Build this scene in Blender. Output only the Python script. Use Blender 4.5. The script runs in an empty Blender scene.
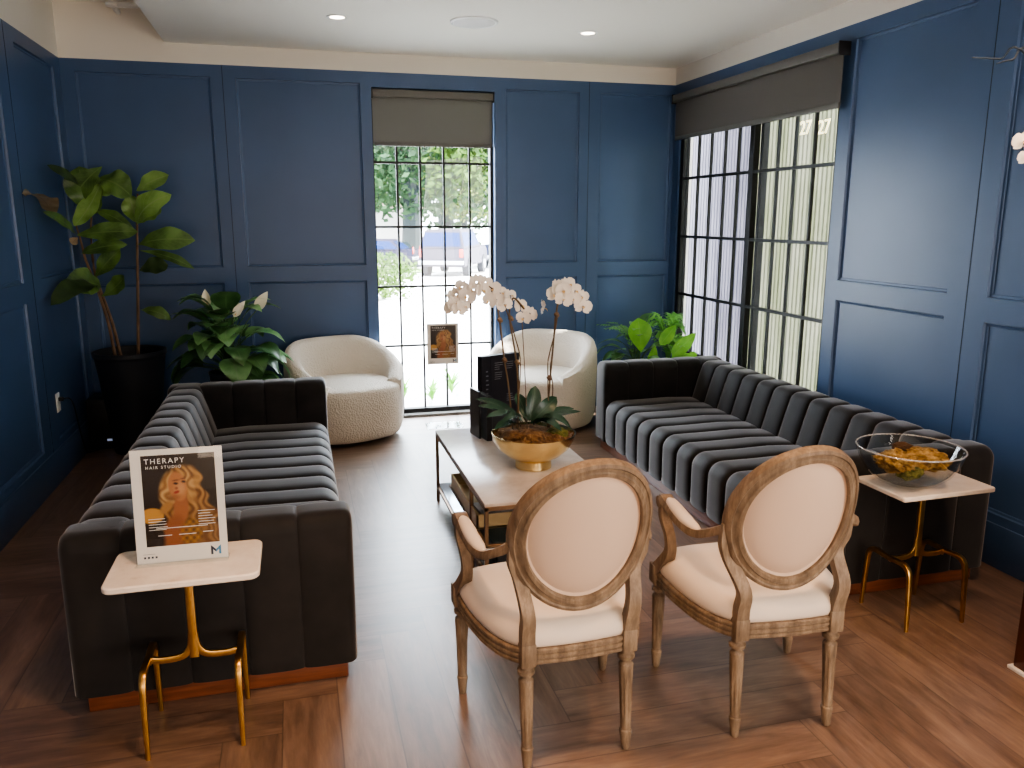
import bpy, bmesh, math, random
from mathutils import Vector, Matrix, noise
R_ = math.radians
PI = math.pi
random.seed(7)
COL = bpy.context.scene.collection
W = 4.56          # room width (left wall x=0, right wall x=W, back wall y=0)
HB = 2.655        # top of the blue panelling
ZC = 2.785        # dropped ceiling
ZH = 3.02         # upper ceiling
YF = -9.4         # wall behind the camera
XS = 0.68         # left edge of dropped ceiling

# ------------------------------------------------------------------ camera maths
CAM = Vector((1.4772, -6.3567, 1.6)); FPX = 803.5
_yaw, _pit = -0.2607, 0.2049
FWD = Vector((-math.sin(_yaw) * math.cos(_pit), math.cos(_yaw) * math.cos(_pit), -math.sin(_pit)))
RGT = Vector((math.cos(_yaw), math.sin(_yaw), 0)); UPV = RGT.cross(FWD)

def P(px, py, Y):
    """world point on the plane y=Y seen at photo position px,py (used to read positions off the photo)"""
    d = FWD * FPX + RGT * (px - 512) - UPV * (py - 384)
    return CAM + d * ((Y - CAM.y) / d.y)

# ------------------------------------------------------------------ materials
MATS = {}
def mat(name, color=(.5, .5, .5), rough=.5, metal=0, spec=.5, sheen=0, sheen_rough=.3, coat=0, trans=0, ior=1.45, emit=None, estr=0, sss=0, sheen_tint=None):
    m = bpy.data.materials.new(name); m.use_nodes = True
    b = m.node_tree.nodes['Principled BSDF']
    b.inputs['Base Color'].default_value = (*color, 1)
    b.inputs['Roughness'].default_value = rough
    b.inputs['Metallic'].default_value = metal
    b.inputs['Specular IOR Level'].default_value = spec
    b.inputs['Sheen Weight'].default_value = sheen
    b.inputs['Sheen Roughness'].default_value = sheen_rough
    if sheen_tint: b.inputs['Sheen Tint'].default_value = (*sheen_tint, 1)
    b.inputs['Coat Weight'].default_value = coat
    b.inputs['Transmission Weight'].default_value = trans
    b.inputs['IOR'].default_value = ior
    if emit:
        b.inputs['Emission Color'].default_value = (*emit, 1)
        b.inputs['Emission Strength'].default_value = estr
    MATS[name] = m
    return m

def N(m, t, **k):
    n = m.node_tree.nodes.new(t)
    for a, v in k.items(): setattr(n, a, v)
    return n
def L(m, a, b): m.node_tree.links.new(a, b)
def BS(m): return m.node_tree.nodes['Principled BSDF']

def math_(m, op, a, b=None, c=None):
    n = N(m, 'ShaderNodeMath', operation=op)
    for i, v in enumerate((a, b, c)):
        if v is None: continue
        if isinstance(v, (int, float)): n.inputs[i].default_value = v
        else: L(m, v, n.inputs[i])
    return n.outputs[0]

def ramp(m, fac, stops, interp='LINEAR'):
    r = N(m, 'ShaderNodeValToRGB'); cr = r.color_ramp; cr.interpolation = interp
    while len(cr.elements) < len(stops): cr.elements.new(0.5)
    for e, (p, c) in zip(cr.elements, stops):
        e.position = p; e.color = (*c, 1)
    L(m, fac, r.inputs[0]); return r.outputs[0]

def noise_tex(m, vec=None, scale=5, detail=4, rough=.5, coord='Object', stretch=None):
    n = N(m, 'ShaderNodeTexNoise'); n.inputs['Scale'].default_value = scale
    n.inputs['Detail'].default_value = detail; n.inputs['Roughness'].default_value = rough
    if vec is None:
        tc = N(m, 'ShaderNodeTexCoord'); vec = tc.outputs[coord]
    if stretch:
        mp = N(m, 'ShaderNodeMapping'); mp.inputs['Scale'].default_value = stretch
        L(m, vec, mp.inputs[0]); vec = mp.outputs[0]
    L(m, vec, n.inputs['Vector'])
    return n.outputs['Fac']

def bump(m, h, strength=.3, dist=.01):
    b = N(m, 'ShaderNodeBump'); b.inputs['Strength'].default_value = strength; b.inputs['Distance'].default_value = dist
    L(m, h, b.inputs['Height']); L(m, b.outputs[0], BS(m).inputs['Normal'])

def colored(m, fac, stops):
    L(m, ramp(m, fac, stops), BS(m).inputs['Base Color'])

# blue satin paint
blue = mat('blue_satin_paint', (.03, .08, .16), .38, spec=.5)
f = noise_tex(blue, scale=1.3, detail=3); colored(blue, f, [(.3, (.044, .088, .184)), (.7, (.054, .104, .214))])
f2 = noise_tex(blue, scale=160, detail=2); bump(blue, f2, .06, .002)
white_p = mat('white_wall_paint', (.74, .70, .63), .7)
f = noise_tex(white_p, scale=60); bump(white_p, f, .05, .002)
ceil_m = mat('ceiling_paint', (.88, .85, .78), .8); f = noise_tex(ceil_m, scale=60); bump(ceil_m, f, .05, .002)

# herringbone plank floor
def floor_material():
    m = mat('herringbone_planks', (.2, .1, .06), .38, spec=1.0, coat=.35)
    m.node_tree.nodes['Principled BSDF'].inputs['Coat Roughness'].default_value = .32
    tc = N(m, 'ShaderNodeTexCoord'); sp = N(m, 'ShaderNodeSeparateXYZ'); L(m, tc.outputs['Object'], sp.inputs[0])
    w = .18; n = 6
    x = math_(m, 'MULTIPLY', math_(m, 'ADD', sp.outputs[0], 20.06), 1 / w)
    y = math_(m, 'MULTIPLY', math_(m, 'ADD', sp.outputs[1], 20.0), 1 / w)
    i = math_(m, 'FLOOR', x); j = math_(m, 'FLOOR', y)
    d = math_(m, 'MODULO', math_(m, 'ADD', math_(m, 'SUBTRACT', i, j), 2 * n * 40), 2 * n)
    d = math_(m, 'ROUND', d)
    vert = math_(m, 'GREATER_THAN', d, n - .5)
    fx = math_(m, 'FRACT', x); fy = math_(m, 'FRACT', y)
    d2 = math_(m, 'SUBTRACT', d, n)
    def mix(a, b):
        return math_(m, 'ADD', math_(m, 'MULTIPLY', a, math_(m, 'SUBTRACT', 1, vert)), math_(m, 'MULTIPLY', b, vert))
    across = mix(fy, fx)
    along_h = math_(m, 'ADD', d, fx)
    along_v = math_(m, 'ADD', math_(m, 'SUBTRACT', n - 1, d2), fy)
    along = mix(along_h, along_v)
    ida = mix(math_(m, 'SUBTRACT', i, d), math_(m, 'ADD', i, 300))
    idb = mix(j, math_(m, 'SUBTRACT', j, math_(m, 'SUBTRACT', n - 1, d2)))
    cid = N(m, 'ShaderNodeCombineXYZ'); L(m, ida, cid.inputs[0]); L(m, idb, cid.inputs[1])
    wn = N(m, 'ShaderNodeTexWhiteNoise', noise_dimensions='3D'); L(m, cid.outputs[0], wn.inputs['Vector'])
    rnd = wn.outputs['Value']
    v = N(m, 'ShaderNodeCombineXYZ')
    L(m, math_(m, 'MULTIPLY', along, .22), v.inputs[0]); L(m, math_(m, 'MULTIPLY', across, 1.5), v.inputs[1]); L(m, math_(m, 'MULTIPLY', rnd, 57), v.inputs[2])
    g = N(m, 'ShaderNodeTexNoise'); g.inputs['Scale'].default_value = 2.2; g.inputs['Detail'].default_value = 7; g.inputs['Roughness'].default_value = .65
    g.inputs['Distortion'].default_value = .6
    L(m, v.outputs[0], g.inputs['Vector'])
    g2 = N(m, 'ShaderNodeTexNoise'); g2.inputs['Scale'].default_value = 9; g2.inputs['Detail'].default_value = 5; L(m, v.outputs[0], g2.inputs['Vector'])
    t = math_(m, 'ADD', math_(m, 'MULTIPLY', g.outputs['Fac'], .75), math_(m, 'MULTIPLY', g2.outputs['Fac'], .3))
    t = math_(m, 'ADD', t, math_(m, 'MULTIPLY', math_(m, 'SUBTRACT', rnd, .5), .13))
    c = ramp(m, t, [(.30, (.070, .041, .028)), (.45, (.130, .079, .053)), (.6, (.200, .126, .086)), (.78, (.29, .197, .138))])
    # seams
    ea = math_(m, 'MINIMUM', across, math_(m, 'SUBTRACT', 1, across))
    el = math_(m, 'MINIMUM', along, math_(m, 'SUBTRACT', n, along))
    seam = math_(m, 'LESS_THAN', math_(m, 'MINIMUM', ea, el), .012)
    mx = N(m, 'ShaderNodeMix', data_type='RGBA'); L(m, math_(m, 'MULTIPLY', seam, .55), mx.inputs['Factor']); L(m, c, mx.inputs['A'])
    mx.inputs['B'].default_value = (.03, .018, .012, 1)
    L(m, mx.outputs['Result'], BS(m).inputs['Base Color'])
    L(m, math_(m, 'ADD', math_(m, 'MULTIPLY', g2.outputs['Fac'], .14), .33), BS(m).inputs['Roughness'])
    hh = math_(m, 'SUBTRACT', g2.outputs['Fac'], math_(m, 'MULTIPLY', seam, .8))
    bump(m, hh, .12, .003)
    return m
floor_m = floor_material()

velvet = mat('charcoal_velvet', (.016, .015, .0155), .62, sheen=.6, sheen_rough=.4, spec=.2, sheen_tint=(.80, .77, .77))
f = noise_tex(velvet, scale=7, detail=3); colored(velvet, f, [(.3, (.010, .009, .0088)), (.7, (.020, .0175, .0165))])
f2 = noise_tex(velvet, scale=500, detail=1); bump(velvet, f2, .1, .001)
plinth_m = mat('cherry_wood_plinth', (.14, .042, .018), .35)
f = noise_tex(plinth_m, scale=6, detail=5, stretch=(1, 1, 12)); colored(plinth_m, f, [(.3, (.10, .03, .013)), (.7, (.2, .062, .027))])
oak = mat('weathered_oak', (.25, .15, .09), .55)
f = noise_tex(oak, scale=14, detail=6, rough=.7, stretch=(2.5, 2.5, .5)); colored(oak, f, [(.28, (.095, .062, .037)), (.5, (.20, .138, .088)), (.72, (.33, .24, .16))]); bump(oak, f, .25, .003)
linen = mat('cream_linen', (.70, .58, .47), .85, sheen=.2)
f = noise_tex(linen, scale=350, detail=2); bump(linen, f, .25, .001)
f = noise_tex(linen, scale=4, detail=2); colored(linen, f, [(.3, (.68, .575, .475)), (.7, (.76, .65, .545))])
linen_b = mat('shaded_linen_back', (.60, .44, .33), .85, sheen=.15)  # same linen as the seat, with the back's shade put into the colour
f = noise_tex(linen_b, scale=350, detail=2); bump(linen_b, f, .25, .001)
boucle = mat('cream_boucle', (.74, .67, .58), .9, sheen=.3)
v = N(boucle, 'ShaderNodeTexVoronoi'); v.inputs['Scale'].default_value = 85
tc = N(boucle, 'ShaderNodeTexCoord'); L(boucle, tc.outputs['Object'], v.inputs['Vector']); bump(boucle, v.outputs['Distance'], .55, .008)
brass = mat('brushed_brass', (.56, .33, .10), .3, metal=1)
f = noise_tex(brass, scale=20, detail=4); colored(brass, f, [(.3, (.46, .26, .075)), (.7, (.62, .38, .13))])
gold = mat('satin_gold', (.76, .60, .31), .20, metal=1)
bronze = mat('bronze_frame', (.22, .14, .085), .35, metal=.9)
marble = mat('cream_marble', (.82, .74, .66), .25)
f = noise_tex(marble, scale=9, detail=8, rough=.7); colored(marble, f, [(.30, (.56, .46, .36)), (.42, (.74, .64, .54)), (.6, (.80, .71, .61))])
top_m = mat('pale_stone_tabletop', (.66, .60, .54), .22)
f = noise_tex(top_m, scale=5, detail=8, rough=.65); colored(top_m, f, [(.3, (.52, .45, .39)), (.55, (.68, .61, .55)), (.75, (.76, .70, .64))])
black_m = mat('black_metal', (.006, .006, .007), .5)
black_p = mat('black_plastic', (.010, .011, .014), .45)
pot_m = mat('matte_charcoal_pot', (.011, .013, .018), .55)
blindbar = mat('taupe_blind_rail', (.12, .115, .105), .5)
white_pl = mat('white_plastic', (.8, .8, .78), .4)
paper = mat('white_card', (.80, .73, .66), .5)
soil = mat('dark_soil', (.03, .02, .012), .95); f = noise_tex(soil, scale=60); bump(soil, f, 1, .02)
bark = mat('tan_bark', (.16, .09, .05), .85); f = noise_tex(bark, scale=40, detail=5, stretch=(1, 1, .3)); colored(bark, f, [(.3, (.08, .045, .025)), (.7, (.24, .15, .09))]); bump(bark, f, .6, .005)
steel = mat('dark_brushed_steel', (.16, .15, .145), .3, metal=.9)
dpurple = mat('near_black_card', (.018, .017, .022), .35)
greytxt = mat('grey_print', (.20, .20, .22), .6)
greywhite = mat('white_print', (.75, .72, .68), .6)
gold_txt = mat('cream_letter_glow', (.85, .78, .50), .4, emit=(1, .84, .42), estr=2.2)  # emission added so the lettering stands out; it is no lit sign

def leaf_mat(name, dark, light, vein, rough=.4, trans=.25, coat=.0):
    m = mat(name, light, rough, spec=.5, coat=coat)
    uv = N(m, 'ShaderNodeUVMap'); sp = N(m, 'ShaderNodeSeparateXYZ'); L(m, uv.outputs[0], sp.inputs[0])
    au = math_(m, 'ABSOLUTE', math_(m, 'SUBTRACT', sp.outputs[0], .5))
    # side veins: saw of v - |u|
    s = math_(m, 'FRACT', math_(m, 'MULTIPLY', math_(m, 'SUBTRACT', sp.outputs[1], math_(m, 'MULTIPLY', au, .7)), 8))
    side = math_(m, 'LESS_THAN', s, .1)
    mid = math_(m, 'LESS_THAN', au, .03)
    vv = math_(m, 'MAXIMUM', mid, math_(m, 'MULTIPLY', side, .45))
    f = noise_tex(m, scale=9, detail=3)
    c = ramp(m, f, [(.32, dark), (.66, light)])
    mx = N(m, 'ShaderNodeMix', data_type='RGBA'); L(m, math_(m, 'MULTIPLY', vv, .7), mx.inputs['Factor']); L(m, c, mx.inputs['A']); mx.inputs['B'].default_value = (*vein, 1)
    L(m, mx.outputs['Result'], BS(m).inputs['Base Color'])
    bump(m, math_(m, 'MULTIPLY', s, .5), .25, .004)
    tr = N(m, 'ShaderNodeBsdfTranslucent'); L(m, mx.outputs['Result'], tr.inputs['Color'])
    ms = N(m, 'ShaderNodeMixShader'); ms.inputs[0].default_value = trans
    out = m.node_tree.nodes['Material Output']
    L(m, BS(m).outputs[0], ms.inputs[1]); L(m, tr.outputs[0], ms.inputs[2]); L(m, ms.outputs[0], out.inputs['Surface'])
    return m
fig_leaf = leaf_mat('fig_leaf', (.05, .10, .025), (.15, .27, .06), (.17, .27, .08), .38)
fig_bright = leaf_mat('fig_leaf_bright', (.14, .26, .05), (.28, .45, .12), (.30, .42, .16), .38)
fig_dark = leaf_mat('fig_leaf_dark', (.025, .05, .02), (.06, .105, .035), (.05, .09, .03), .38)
fig_brown = leaf_mat('fig_leaf_brown', (.26, .19, .11), (.46, .35, .22), (.28, .2, .11), .6)
lily_leaf = leaf_mat('lily_leaf', (.03, .085, .028), (.09, .20, .065), (.10, .2, .07), .28)
lily_light = leaf_mat('lily_leaf_light', (.09, .24, .07), (.26, .48, .20), (.25, .4, .2), .28)
orchid_leaf = leaf_mat('orchid_leaf', (.012, .035, .022), (.035, .085, .05), (.06, .12, .07), .25, .1)
bright_leaf = leaf_mat('bright_leaf', (.11, .34, .02), (.26, .58, .06), (.25, .5, .1), .35, .35)
fern_leaf = leaf_mat('fern_leaf', (.13, .38, .06), (.34, .66, .18), (.25, .45, .15), .35, .35)
spathe_m = mat('white_spathe', (.80, .78, .64), .5)
petal = mat('cream_petal', (.84, .77, .68), .55, sheen=.1)
lip_m = mat('golden_lip', (.70, .48, .22), .5)
stem_m = mat('orchid_stem', (.12, .075, .035), .6)
green_stem = mat('green_stem', (.07, .14, .04), .5)
moss_gold = mat('golden_moss', (.42, .22, .05), .95); f = noise_tex(moss_gold, scale=45, detail=6); colored(moss_gold, f, [(.3, (.10, .045, .010)), (.5, (.28, .165, .045)), (.7, (.46, .31, .12))]); bump(moss_gold, f, 1, .02)
moss_green = mat('green_moss', (.10, .11, .02), .95); f = noise_tex(moss_green, scale=60, detail=6); colored(moss_green, f, [(.3, (.05, .06, .01)), (.7, (.20, .19, .04))]); bump(moss_green, f, 1, .02)
moss_dark = mat('dark_moss', (.06, .03, .012), .95)
moss_brown = mat('brown_moss', (.17, .085, .03), .95); f = noise_tex(moss_brown, scale=50, detail=6); colored(moss_brown, f, [(.3, (.08, .035, .012)), (.7, (.30, .16, .06))]); bump(moss_brown, f, 1, .02)

def glass_mat(name, tint=(1, 1, 1), refl=.06):
    m = bpy.data.materials.new(name); m.use_nodes = True; nt = m.node_tree; nt.nodes.clear()
    out = nt.nodes.new('ShaderNodeOutputMaterial'); t = nt.nodes.new('ShaderNodeBsdfTransparent'); t.inputs[0].default_value = (*tint, 1)
    g = nt.nodes.new('ShaderNodeBsdfGlossy'); g.inputs['Roughness'].default_value = .02
    fr = nt.nodes.new('ShaderNodeFresnel'); fr.inputs[0].default_value = 1.45
    mx = nt.nodes.new('ShaderNodeMixShader')
    ge = nt.nodes.new('ShaderNodeNewGeometry'); sb = nt.nodes.new('ShaderNodeMath'); sb.operation = 'SUBTRACT'; sb.inputs[0].default_value = 1
    ml = nt.nodes.new('ShaderNodeMath'); ml.operation = 'MULTIPLY'
    nt.links.new(ge.outputs['Backfacing'], sb.inputs[1]); nt.links.new(fr.outputs[0], ml.inputs[0]); nt.links.new(sb.outputs[0], ml.inputs[1])
    nt.links.new(ml.outputs[0], mx.inputs[0]); nt.links.new(t.outputs[0], mx.inputs[1]); nt.links.new(g.outputs[0], mx.inputs[2]); nt.links.new(mx.outputs[0], out.inputs[0])
    return m
glass = glass_mat('window_glass')
acrylic = glass_mat('clear_acrylic', (.93, .95, .96))
bowlglass = glass_mat('clear_bowl_glass', (.90, .90, .88))
smoked = mat('tinted_shelf_glass', (.30, .36, .42), .08, metal=.6)

def screen_fabric():
    m = bpy.data.materials.new('screen_fabric'); m.use_nodes = True; nt = m.node_tree; nt.nodes.clear()
    out = nt.nodes.new('ShaderNodeOutputMaterial')
    t = nt.nodes.new('ShaderNodeBsdfTransparent'); t.inputs[0].default_value = (.9, .9, .85, 1)
    d = nt.nodes.new('ShaderNodeBsdfDiffuse'); d.inputs[0].default_value = (.17, .16, .15, 1)
    tr = nt.nodes.new('ShaderNodeBsdfTranslucent'); tr.inputs[0].default_value = (.12, .115, .10, 1)
    m1 = nt.nodes.new('ShaderNodeMixShader'); m1.inputs[0].default_value = .18
    m2 = nt.nodes.new('ShaderNodeMixShader'); m2.inputs[0].default_value = .075
    nt.links.new(d.outputs[0], m1.inputs[1]); nt.links.new(tr.outputs[0], m1.inputs[2])
    nt.links.new(m1.outputs[0], m2.inputs[1]); nt.links.new(t.outputs[0], m2.inputs[2]); nt.links.new(m2.outputs[0], out.inputs[0])
    return m
screen = screen_fabric()

# ------------------------------------------------------------------ object helpers
def link(name, me, parent=None, m=None):
    o = bpy.data.objects.new(name, me); COL.objects.link(o)
    if parent is not None: o.parent = parent
    if m is not None:
        for mm in (m if isinstance(m, (list, tuple)) else [m]): me.materials.append(mm)
    return o
def obj(name, bm, m, parent=None, smooth=True, angle=None):
    bmesh.ops.recalc_face_normals(bm, faces=bm.faces) if angle != 'raw' else None
    me = bpy.data.meshes.new(name); bm.to_mesh(me); bm.free()
    if smooth:
        for p in me.polygons: p.use_smooth = True
        if angle != 'raw' and angle != 'all':
            me.set_sharp_from_angle(angle=R_(angle or 35))
    return link(name, me, parent, m)
def empty(name, loc=(0, 0, 0), rz=0, parent=None):
    o = bpy.data.objects.new(name, None); COL.objects.link(o); o.location = loc; o.rotation_euler = (0, 0, rz)
    o.empty_display_size = .1
    if parent: o.parent = parent
    return o
def tag(o, label, cat, group=None, kind=None):
    o['label'] = label; o['category'] = cat
    if group: o['group'] = group
    if kind: o['kind'] = kind
    return o
def struct(o, label=None, cat=None):
    o['kind'] = 'structure'
    if label: o['label'] = label
    if cat: o['category'] = cat
    return o
def copy_tree(o, parent=None):
    c = o.copy(); COL.objects.link(c)
    if parent is not None: c.parent = parent
    for ch in [k for k in bpy.data.objects if k.parent == o and k != c]: copy_tree(ch, c)
    return c
NB = bmesh.new
def box(bm, x0, x1, y0, y1, z0, z1, bev=0, seg=2, M=None):
    r = bmesh.ops.create_cube(bm, size=1)
    vs = r['verts']
    for v in vs:
        v.co = Vector(((x0 + x1) / 2 + v.co.x * (x1 - x0), (y0 + y1) / 2 + v.co.y * (y1 - y0), (z0 + z1) / 2 + v.co.z * (z1 - z0)))
    es = set(e for v in vs for e in v.link_edges)
    if bev:
        rr = bmesh.ops.bevel(bm, geom=list(es), offset=bev, segments=seg, affect='EDGES', profile=.5)
        vs = list(set(v for f in rr['faces'] for v in f.verts) | set(v for v in vs if v.is_valid))
    if M:
        for v in vs: v.co = M @ v.co
    return vs
def lathe(bm, prof, seg=32, c=(0, 0, 0), sx=1, sy=1, cap=True):
    rings = []
    for r, z in prof:
        if r < 1e-5:
            rings.append([bm.verts.new((c[0], c[1], c[2] + z))])
        else:
            rings.append([bm.verts.new((c[0] + r * sx * math.cos(2 * PI * k / seg), c[1] + r * sy * math.sin(2 * PI * k / seg), c[2] + z)) for k in range(seg)])
    for a, b in zip(rings, rings[1:]):
        for k in range(seg):
            k2 = (k + 1) % seg
            if len(a) == 1 and len(b) == 1: continue
            if len(a) == 1: bm.faces.new((a[0], b[k], b[k2]))
            elif len(b) == 1: bm.faces.new((a[k], a[k2], b[0]))
            else: bm.faces.new((a[k], a[k2], b[k2], b[k]))
    if cap:
        if len(rings[0]) > 1: bm.faces.new(rings[0][::-1])
        if len(rings[-1]) > 1: bm.faces.new(rings[-1])
def smooth_path(pts, n=6):
    """Catmull-Rom through pts (Vectors of any size)"""
    pts = [Vector(p) for p in pts]; out = []
    for i in range(len(pts) - 1):
        p0 = pts[max(i - 1, 0)]; p1 = pts[i]; p2 = pts[i + 1]; p3 = pts[min(i + 2, len(pts) - 1)]
        for k in range(n):
            t = k / n
            out.append(.5 * ((2 * p1) + (p2 - p0) * t + (2 * p0 - 5 * p1 + 4 * p2 - p3) * t * t + (3 * p1 - p0 - 3 * p2 + p3) * t ** 3))
    out.append(pts[-1]); return out
def tube(bm, pts, rad, seg=8, closed=False, sec=None, up=(0, 0, 1), cap=True):
    """sweep a circle (or sec: list of (a,b) offsets, a sideways, b up) along pts; rad number or list"""
    pts = [Vector(p) for p in pts]; n = len(pts)
    rr = rad if isinstance(rad, (list, tuple)) else [rad] * n
    if len(rr) != n:
        k = len(rr); rr = [rr[min(int(i / (n - 1) * (k - 1)), k - 2)] * (1 - (i / (n - 1) * (k - 1)) % 1 if i < n - 1 else 0) + rr[min(int(i / (n - 1) * (k - 1)) + 1, k - 1)] * ((i / (n - 1) * (k - 1)) % 1 if i < n - 1 else 1) for i in range(n)]
    rings = []; up = Vector(up)
    for i, p in enumerate(pts):
        if closed: t = pts[(i + 1) % n] - pts[i - 1]
        else: t = pts[min(i + 1, n - 1)] - pts[max(i - 1, 0)]
        t.normalize()
        s = t.cross(up)
        if s.length < .05: s = t.cross(Vector((0, 1, 0)) if abs(up.z) > .5 else Vector((0, 0, 1)))
        s.normalize(); u = s.cross(t)
        if sec: rings.append([bm.verts.new(p + (s * a + u * b) * rr[i]) for a, b in sec])
        else: rings.append([bm.verts.new(p + (s * math.cos(2 * PI * k / seg) + u * math.sin(2 * PI * k / seg)) * rr[i]) for k in range(seg)])
    m = len(rings[0]); rng = n if closed else n - 1
    for i in range(rng):
        a, b = rings[i], rings[(i + 1) % n]
        for k in range(m):
            bm.faces.new((a[k], a[(k + 1) % m], b[(k + 1) % m], b[k]))
    if cap and not closed:
        bm.faces.new(rings[0][::-1]); bm.faces.new(rings[-1])
def rrect(w, h, r, n=3):
    """rounded rectangle outline"""
    out = []
    for cx, cy, a0 in ((w / 2 - r, h / 2 - r, 0), (-w / 2 + r, h / 2 - r, 90), (-w / 2 + r, -h / 2 + r, 180), (w / 2 - r, -h / 2 + r, 270)):
        for k in range(n + 1):
            a = R_(a0 + 90 * k / n); out.append((cx + r * math.cos(a), cy + r * math.sin(a)))
    return out
def slab(bm, outline, z0, z1, bev=.003, c=(0, 0)):
    """prism from outline with chamfered top/bottom"""
    def ins(o, d):
        n = len(o); res = []
        for i in range(n):
            a = Vector(o[i - 1]); b = Vector(o[i]); cc = Vector(o[(i + 1) % n])
            t = (cc - a).normalized(); res.append((b.x - t.y * d, b.y + t.x * d))
        return res
    lays = [(ins(outline, bev), z0), (outline, z0 + bev), (outline, z1 - bev), (ins(outline, bev), z1)]
    rings = [[bm.verts.new((c[0] + x, c[1] + y, z)) for x, y in o] for o, z in lays]
    n = len(outline)
    for a, b in zip(rings, rings[1:]):
        for k in range(n): bm.faces.new((a[k], a[(k + 1) % n], b[(k + 1) % n], b[k]))
    bm.faces.new(rings[0][::-1]); bm.faces.new(rings[-1])
def text_mesh(s, size, m, mtx, parent, name='lettering', spacing=1.0, extrude=0.0004, align='LEFT'):
    cu = bpy.data.curves.new(name, 'FONT'); cu.body = s; cu.size = size; cu.extrude = extrude; cu.align_x = align; cu.space_character = spacing
    o = bpy.data.objects.new(name, cu); COL.objects.link(o)
    bpy.context.view_layer.update()
    me = bpy.data.meshes.new_from_object(o.evaluated_get(bpy.context.evaluated_depsgraph_get()))
    bpy.data.objects.remove(o); bpy.data.curves.remove(cu)
    me.transform(mtx); me.materials.clear()
    return link(name, me, parent, m)

# ------------------------------------------------------------------ leaves
def leaf(bm, base, tip, width, up=(0, 0, 1), bow=.15, shape='ovate', fold=.25, ripple=0, nu=4, nv=9, mi=0, face=None):
    base = Vector(base); tip = Vector(tip); ax = tip - base; Ln = ax.length
    upv = Vector(up); side = ax.cross(upv)
    if side.length < 1e-4: side = ax.cross(Vector((1, .3, 0)))
    side.normalize()
    if face is not None:
        fv = Vector(face); side = ax.cross(fv).normalized()
    nrm = side.cross(ax).normalized()
    uvl = bm.loops.layers.uv.verify()
    ph = random.random() * 6
    grid = []
    for j in range(nv + 1):
        t = j / nv
        if shape == 'ovate': w = math.sin(PI * t ** .75) ** .8 if 0 < t < 1 else 0
        elif shape == 'obovate': w = (math.sin(PI * min(1, t) ** 1.35) ** .7 if 0 < t < 1 else 0)
        elif shape == 'lance': w = math.sin(PI * t ** .9) ** 1.1 if 0 < t < 1 else 0
        else: w = (math.sin(PI * t ** 1.1) ** .55 if 0 < t < 1 else 0)   # strap
        w = max(w, .03) * width / 2
        cen = base + ax * t + nrm * (4 * bow * Ln * t * (1 - t))
        row = []
        for i in range(nu + 1):
            u = i / nu * 2 - 1
            rip = ripple * width * math.sin(t * 17 + ph + (2 if u > 0 else 0)) * abs(u)
            row.append(bm.verts.new(cen + side * (u * w) + nrm * (abs(u) * w * fold + rip)))
        grid.append(row)
    for j in range(nv):
        for i in range(nu):
            f = bm.faces.new((grid[j][i], grid[j][i + 1], grid[j + 1][i + 1], grid[j + 1][i]))
            f.material_index = mi
            for lp, (a, b) in zip(f.loops, ((i, j), (i + 1, j), (i + 1, j + 1), (i, j + 1))):
                lp[uvl].uv = (a / nu, b / nv)

# ================================================================== ROOM SHELL
def frame_wall(name, org, ux, length_a, length_b, recess_dir, opening, panels, label, extra=()):
    """wall along ux from a to b; frame boards flush with org, recess 14 mm; panels = list of (a0,a1,z0,z1)"""
    ux = Vector(ux); n = Vector(recess_dir); org = Vector(org)
    bm = NB()
    def pt(a, z, d): return org + ux * a + Vector((0, 0, z)) + n * d
    def quad(a0, a1, z0, z1, d):
        bm.faces.new([bm.verts.new(pt(*q, d)) for q in ((a0, z0), (a1, z0), (a1, z1), (a0, z1))])
    def ring(p, q, d0, d1):
        A = [(p[0], p[2]), (p[1], p[2]), (p[1], p[3]), (p[0], p[3])]; B = [(q[0], q[2]), (q[1], q[2]), (q[1], q[3]), (q[0], q[3])]
        for k in range(4):
            k2 = (k + 1) % 4
            bm.faces.new([bm.verts.new(pt(*A[k], d0)), bm.verts.new(pt(*A[k2], d0)), bm.verts.new(pt(*B[k2], d1)), bm.verts.new(pt(*B[k], d1))])
    # grid decomposition of flush frame
    xs = sorted(set([length_a, length_b] + [p[0] for p in panels] + [p[1] for p in panels] + ([opening[0], opening[1]] if opening else [])))
    zs = sorted(set([0, HB] + [p[2] for p in panels] + [p[3] for p in panels] + ([opening[2], opening[3]] if opening else [])))
    holes = list(panels) + ([opening] if opening else [])
    for a0, a1 in zip(xs, xs[1:]):
        for z0, z1 in zip(zs, zs[1:]):
            ca, cz = (a0 + a1) / 2, (z0 + z1) / 2
            if any(h[0] < ca < h[1] and h[2] < cz < h[3] for h in holes): continue
            quad(a0, a1, z0, z1, 0)
    for p in panels:
        i = .004; q = (p[0] + i, p[1] - i, p[2] + i, p[3] - i)
        ring(p, q, 0, .012)
        i = .014; q2 = (p[0] + i, p[1] - i, p[2] + i, p[3] - i)
        ring(q, q2, .012, .014)
        i = .017; q3 = (p[0] + i, p[1] - i, p[2] + i, p[3] - i)
        ring(q2, q3, .014, .018)
        quad(q3[0], q3[1], q3[2], q3[3], .018)
    if opening:
        ring(opening, opening, 0, .075)
    bmesh.ops.remove_doubles(bm, verts=bm.verts, dist=.0002)
    # seams: thin dark grooves as shallow slots
    o = obj(name, bm, blue, smooth=False)
    struct(o, label, 'wall')
    return o

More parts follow.
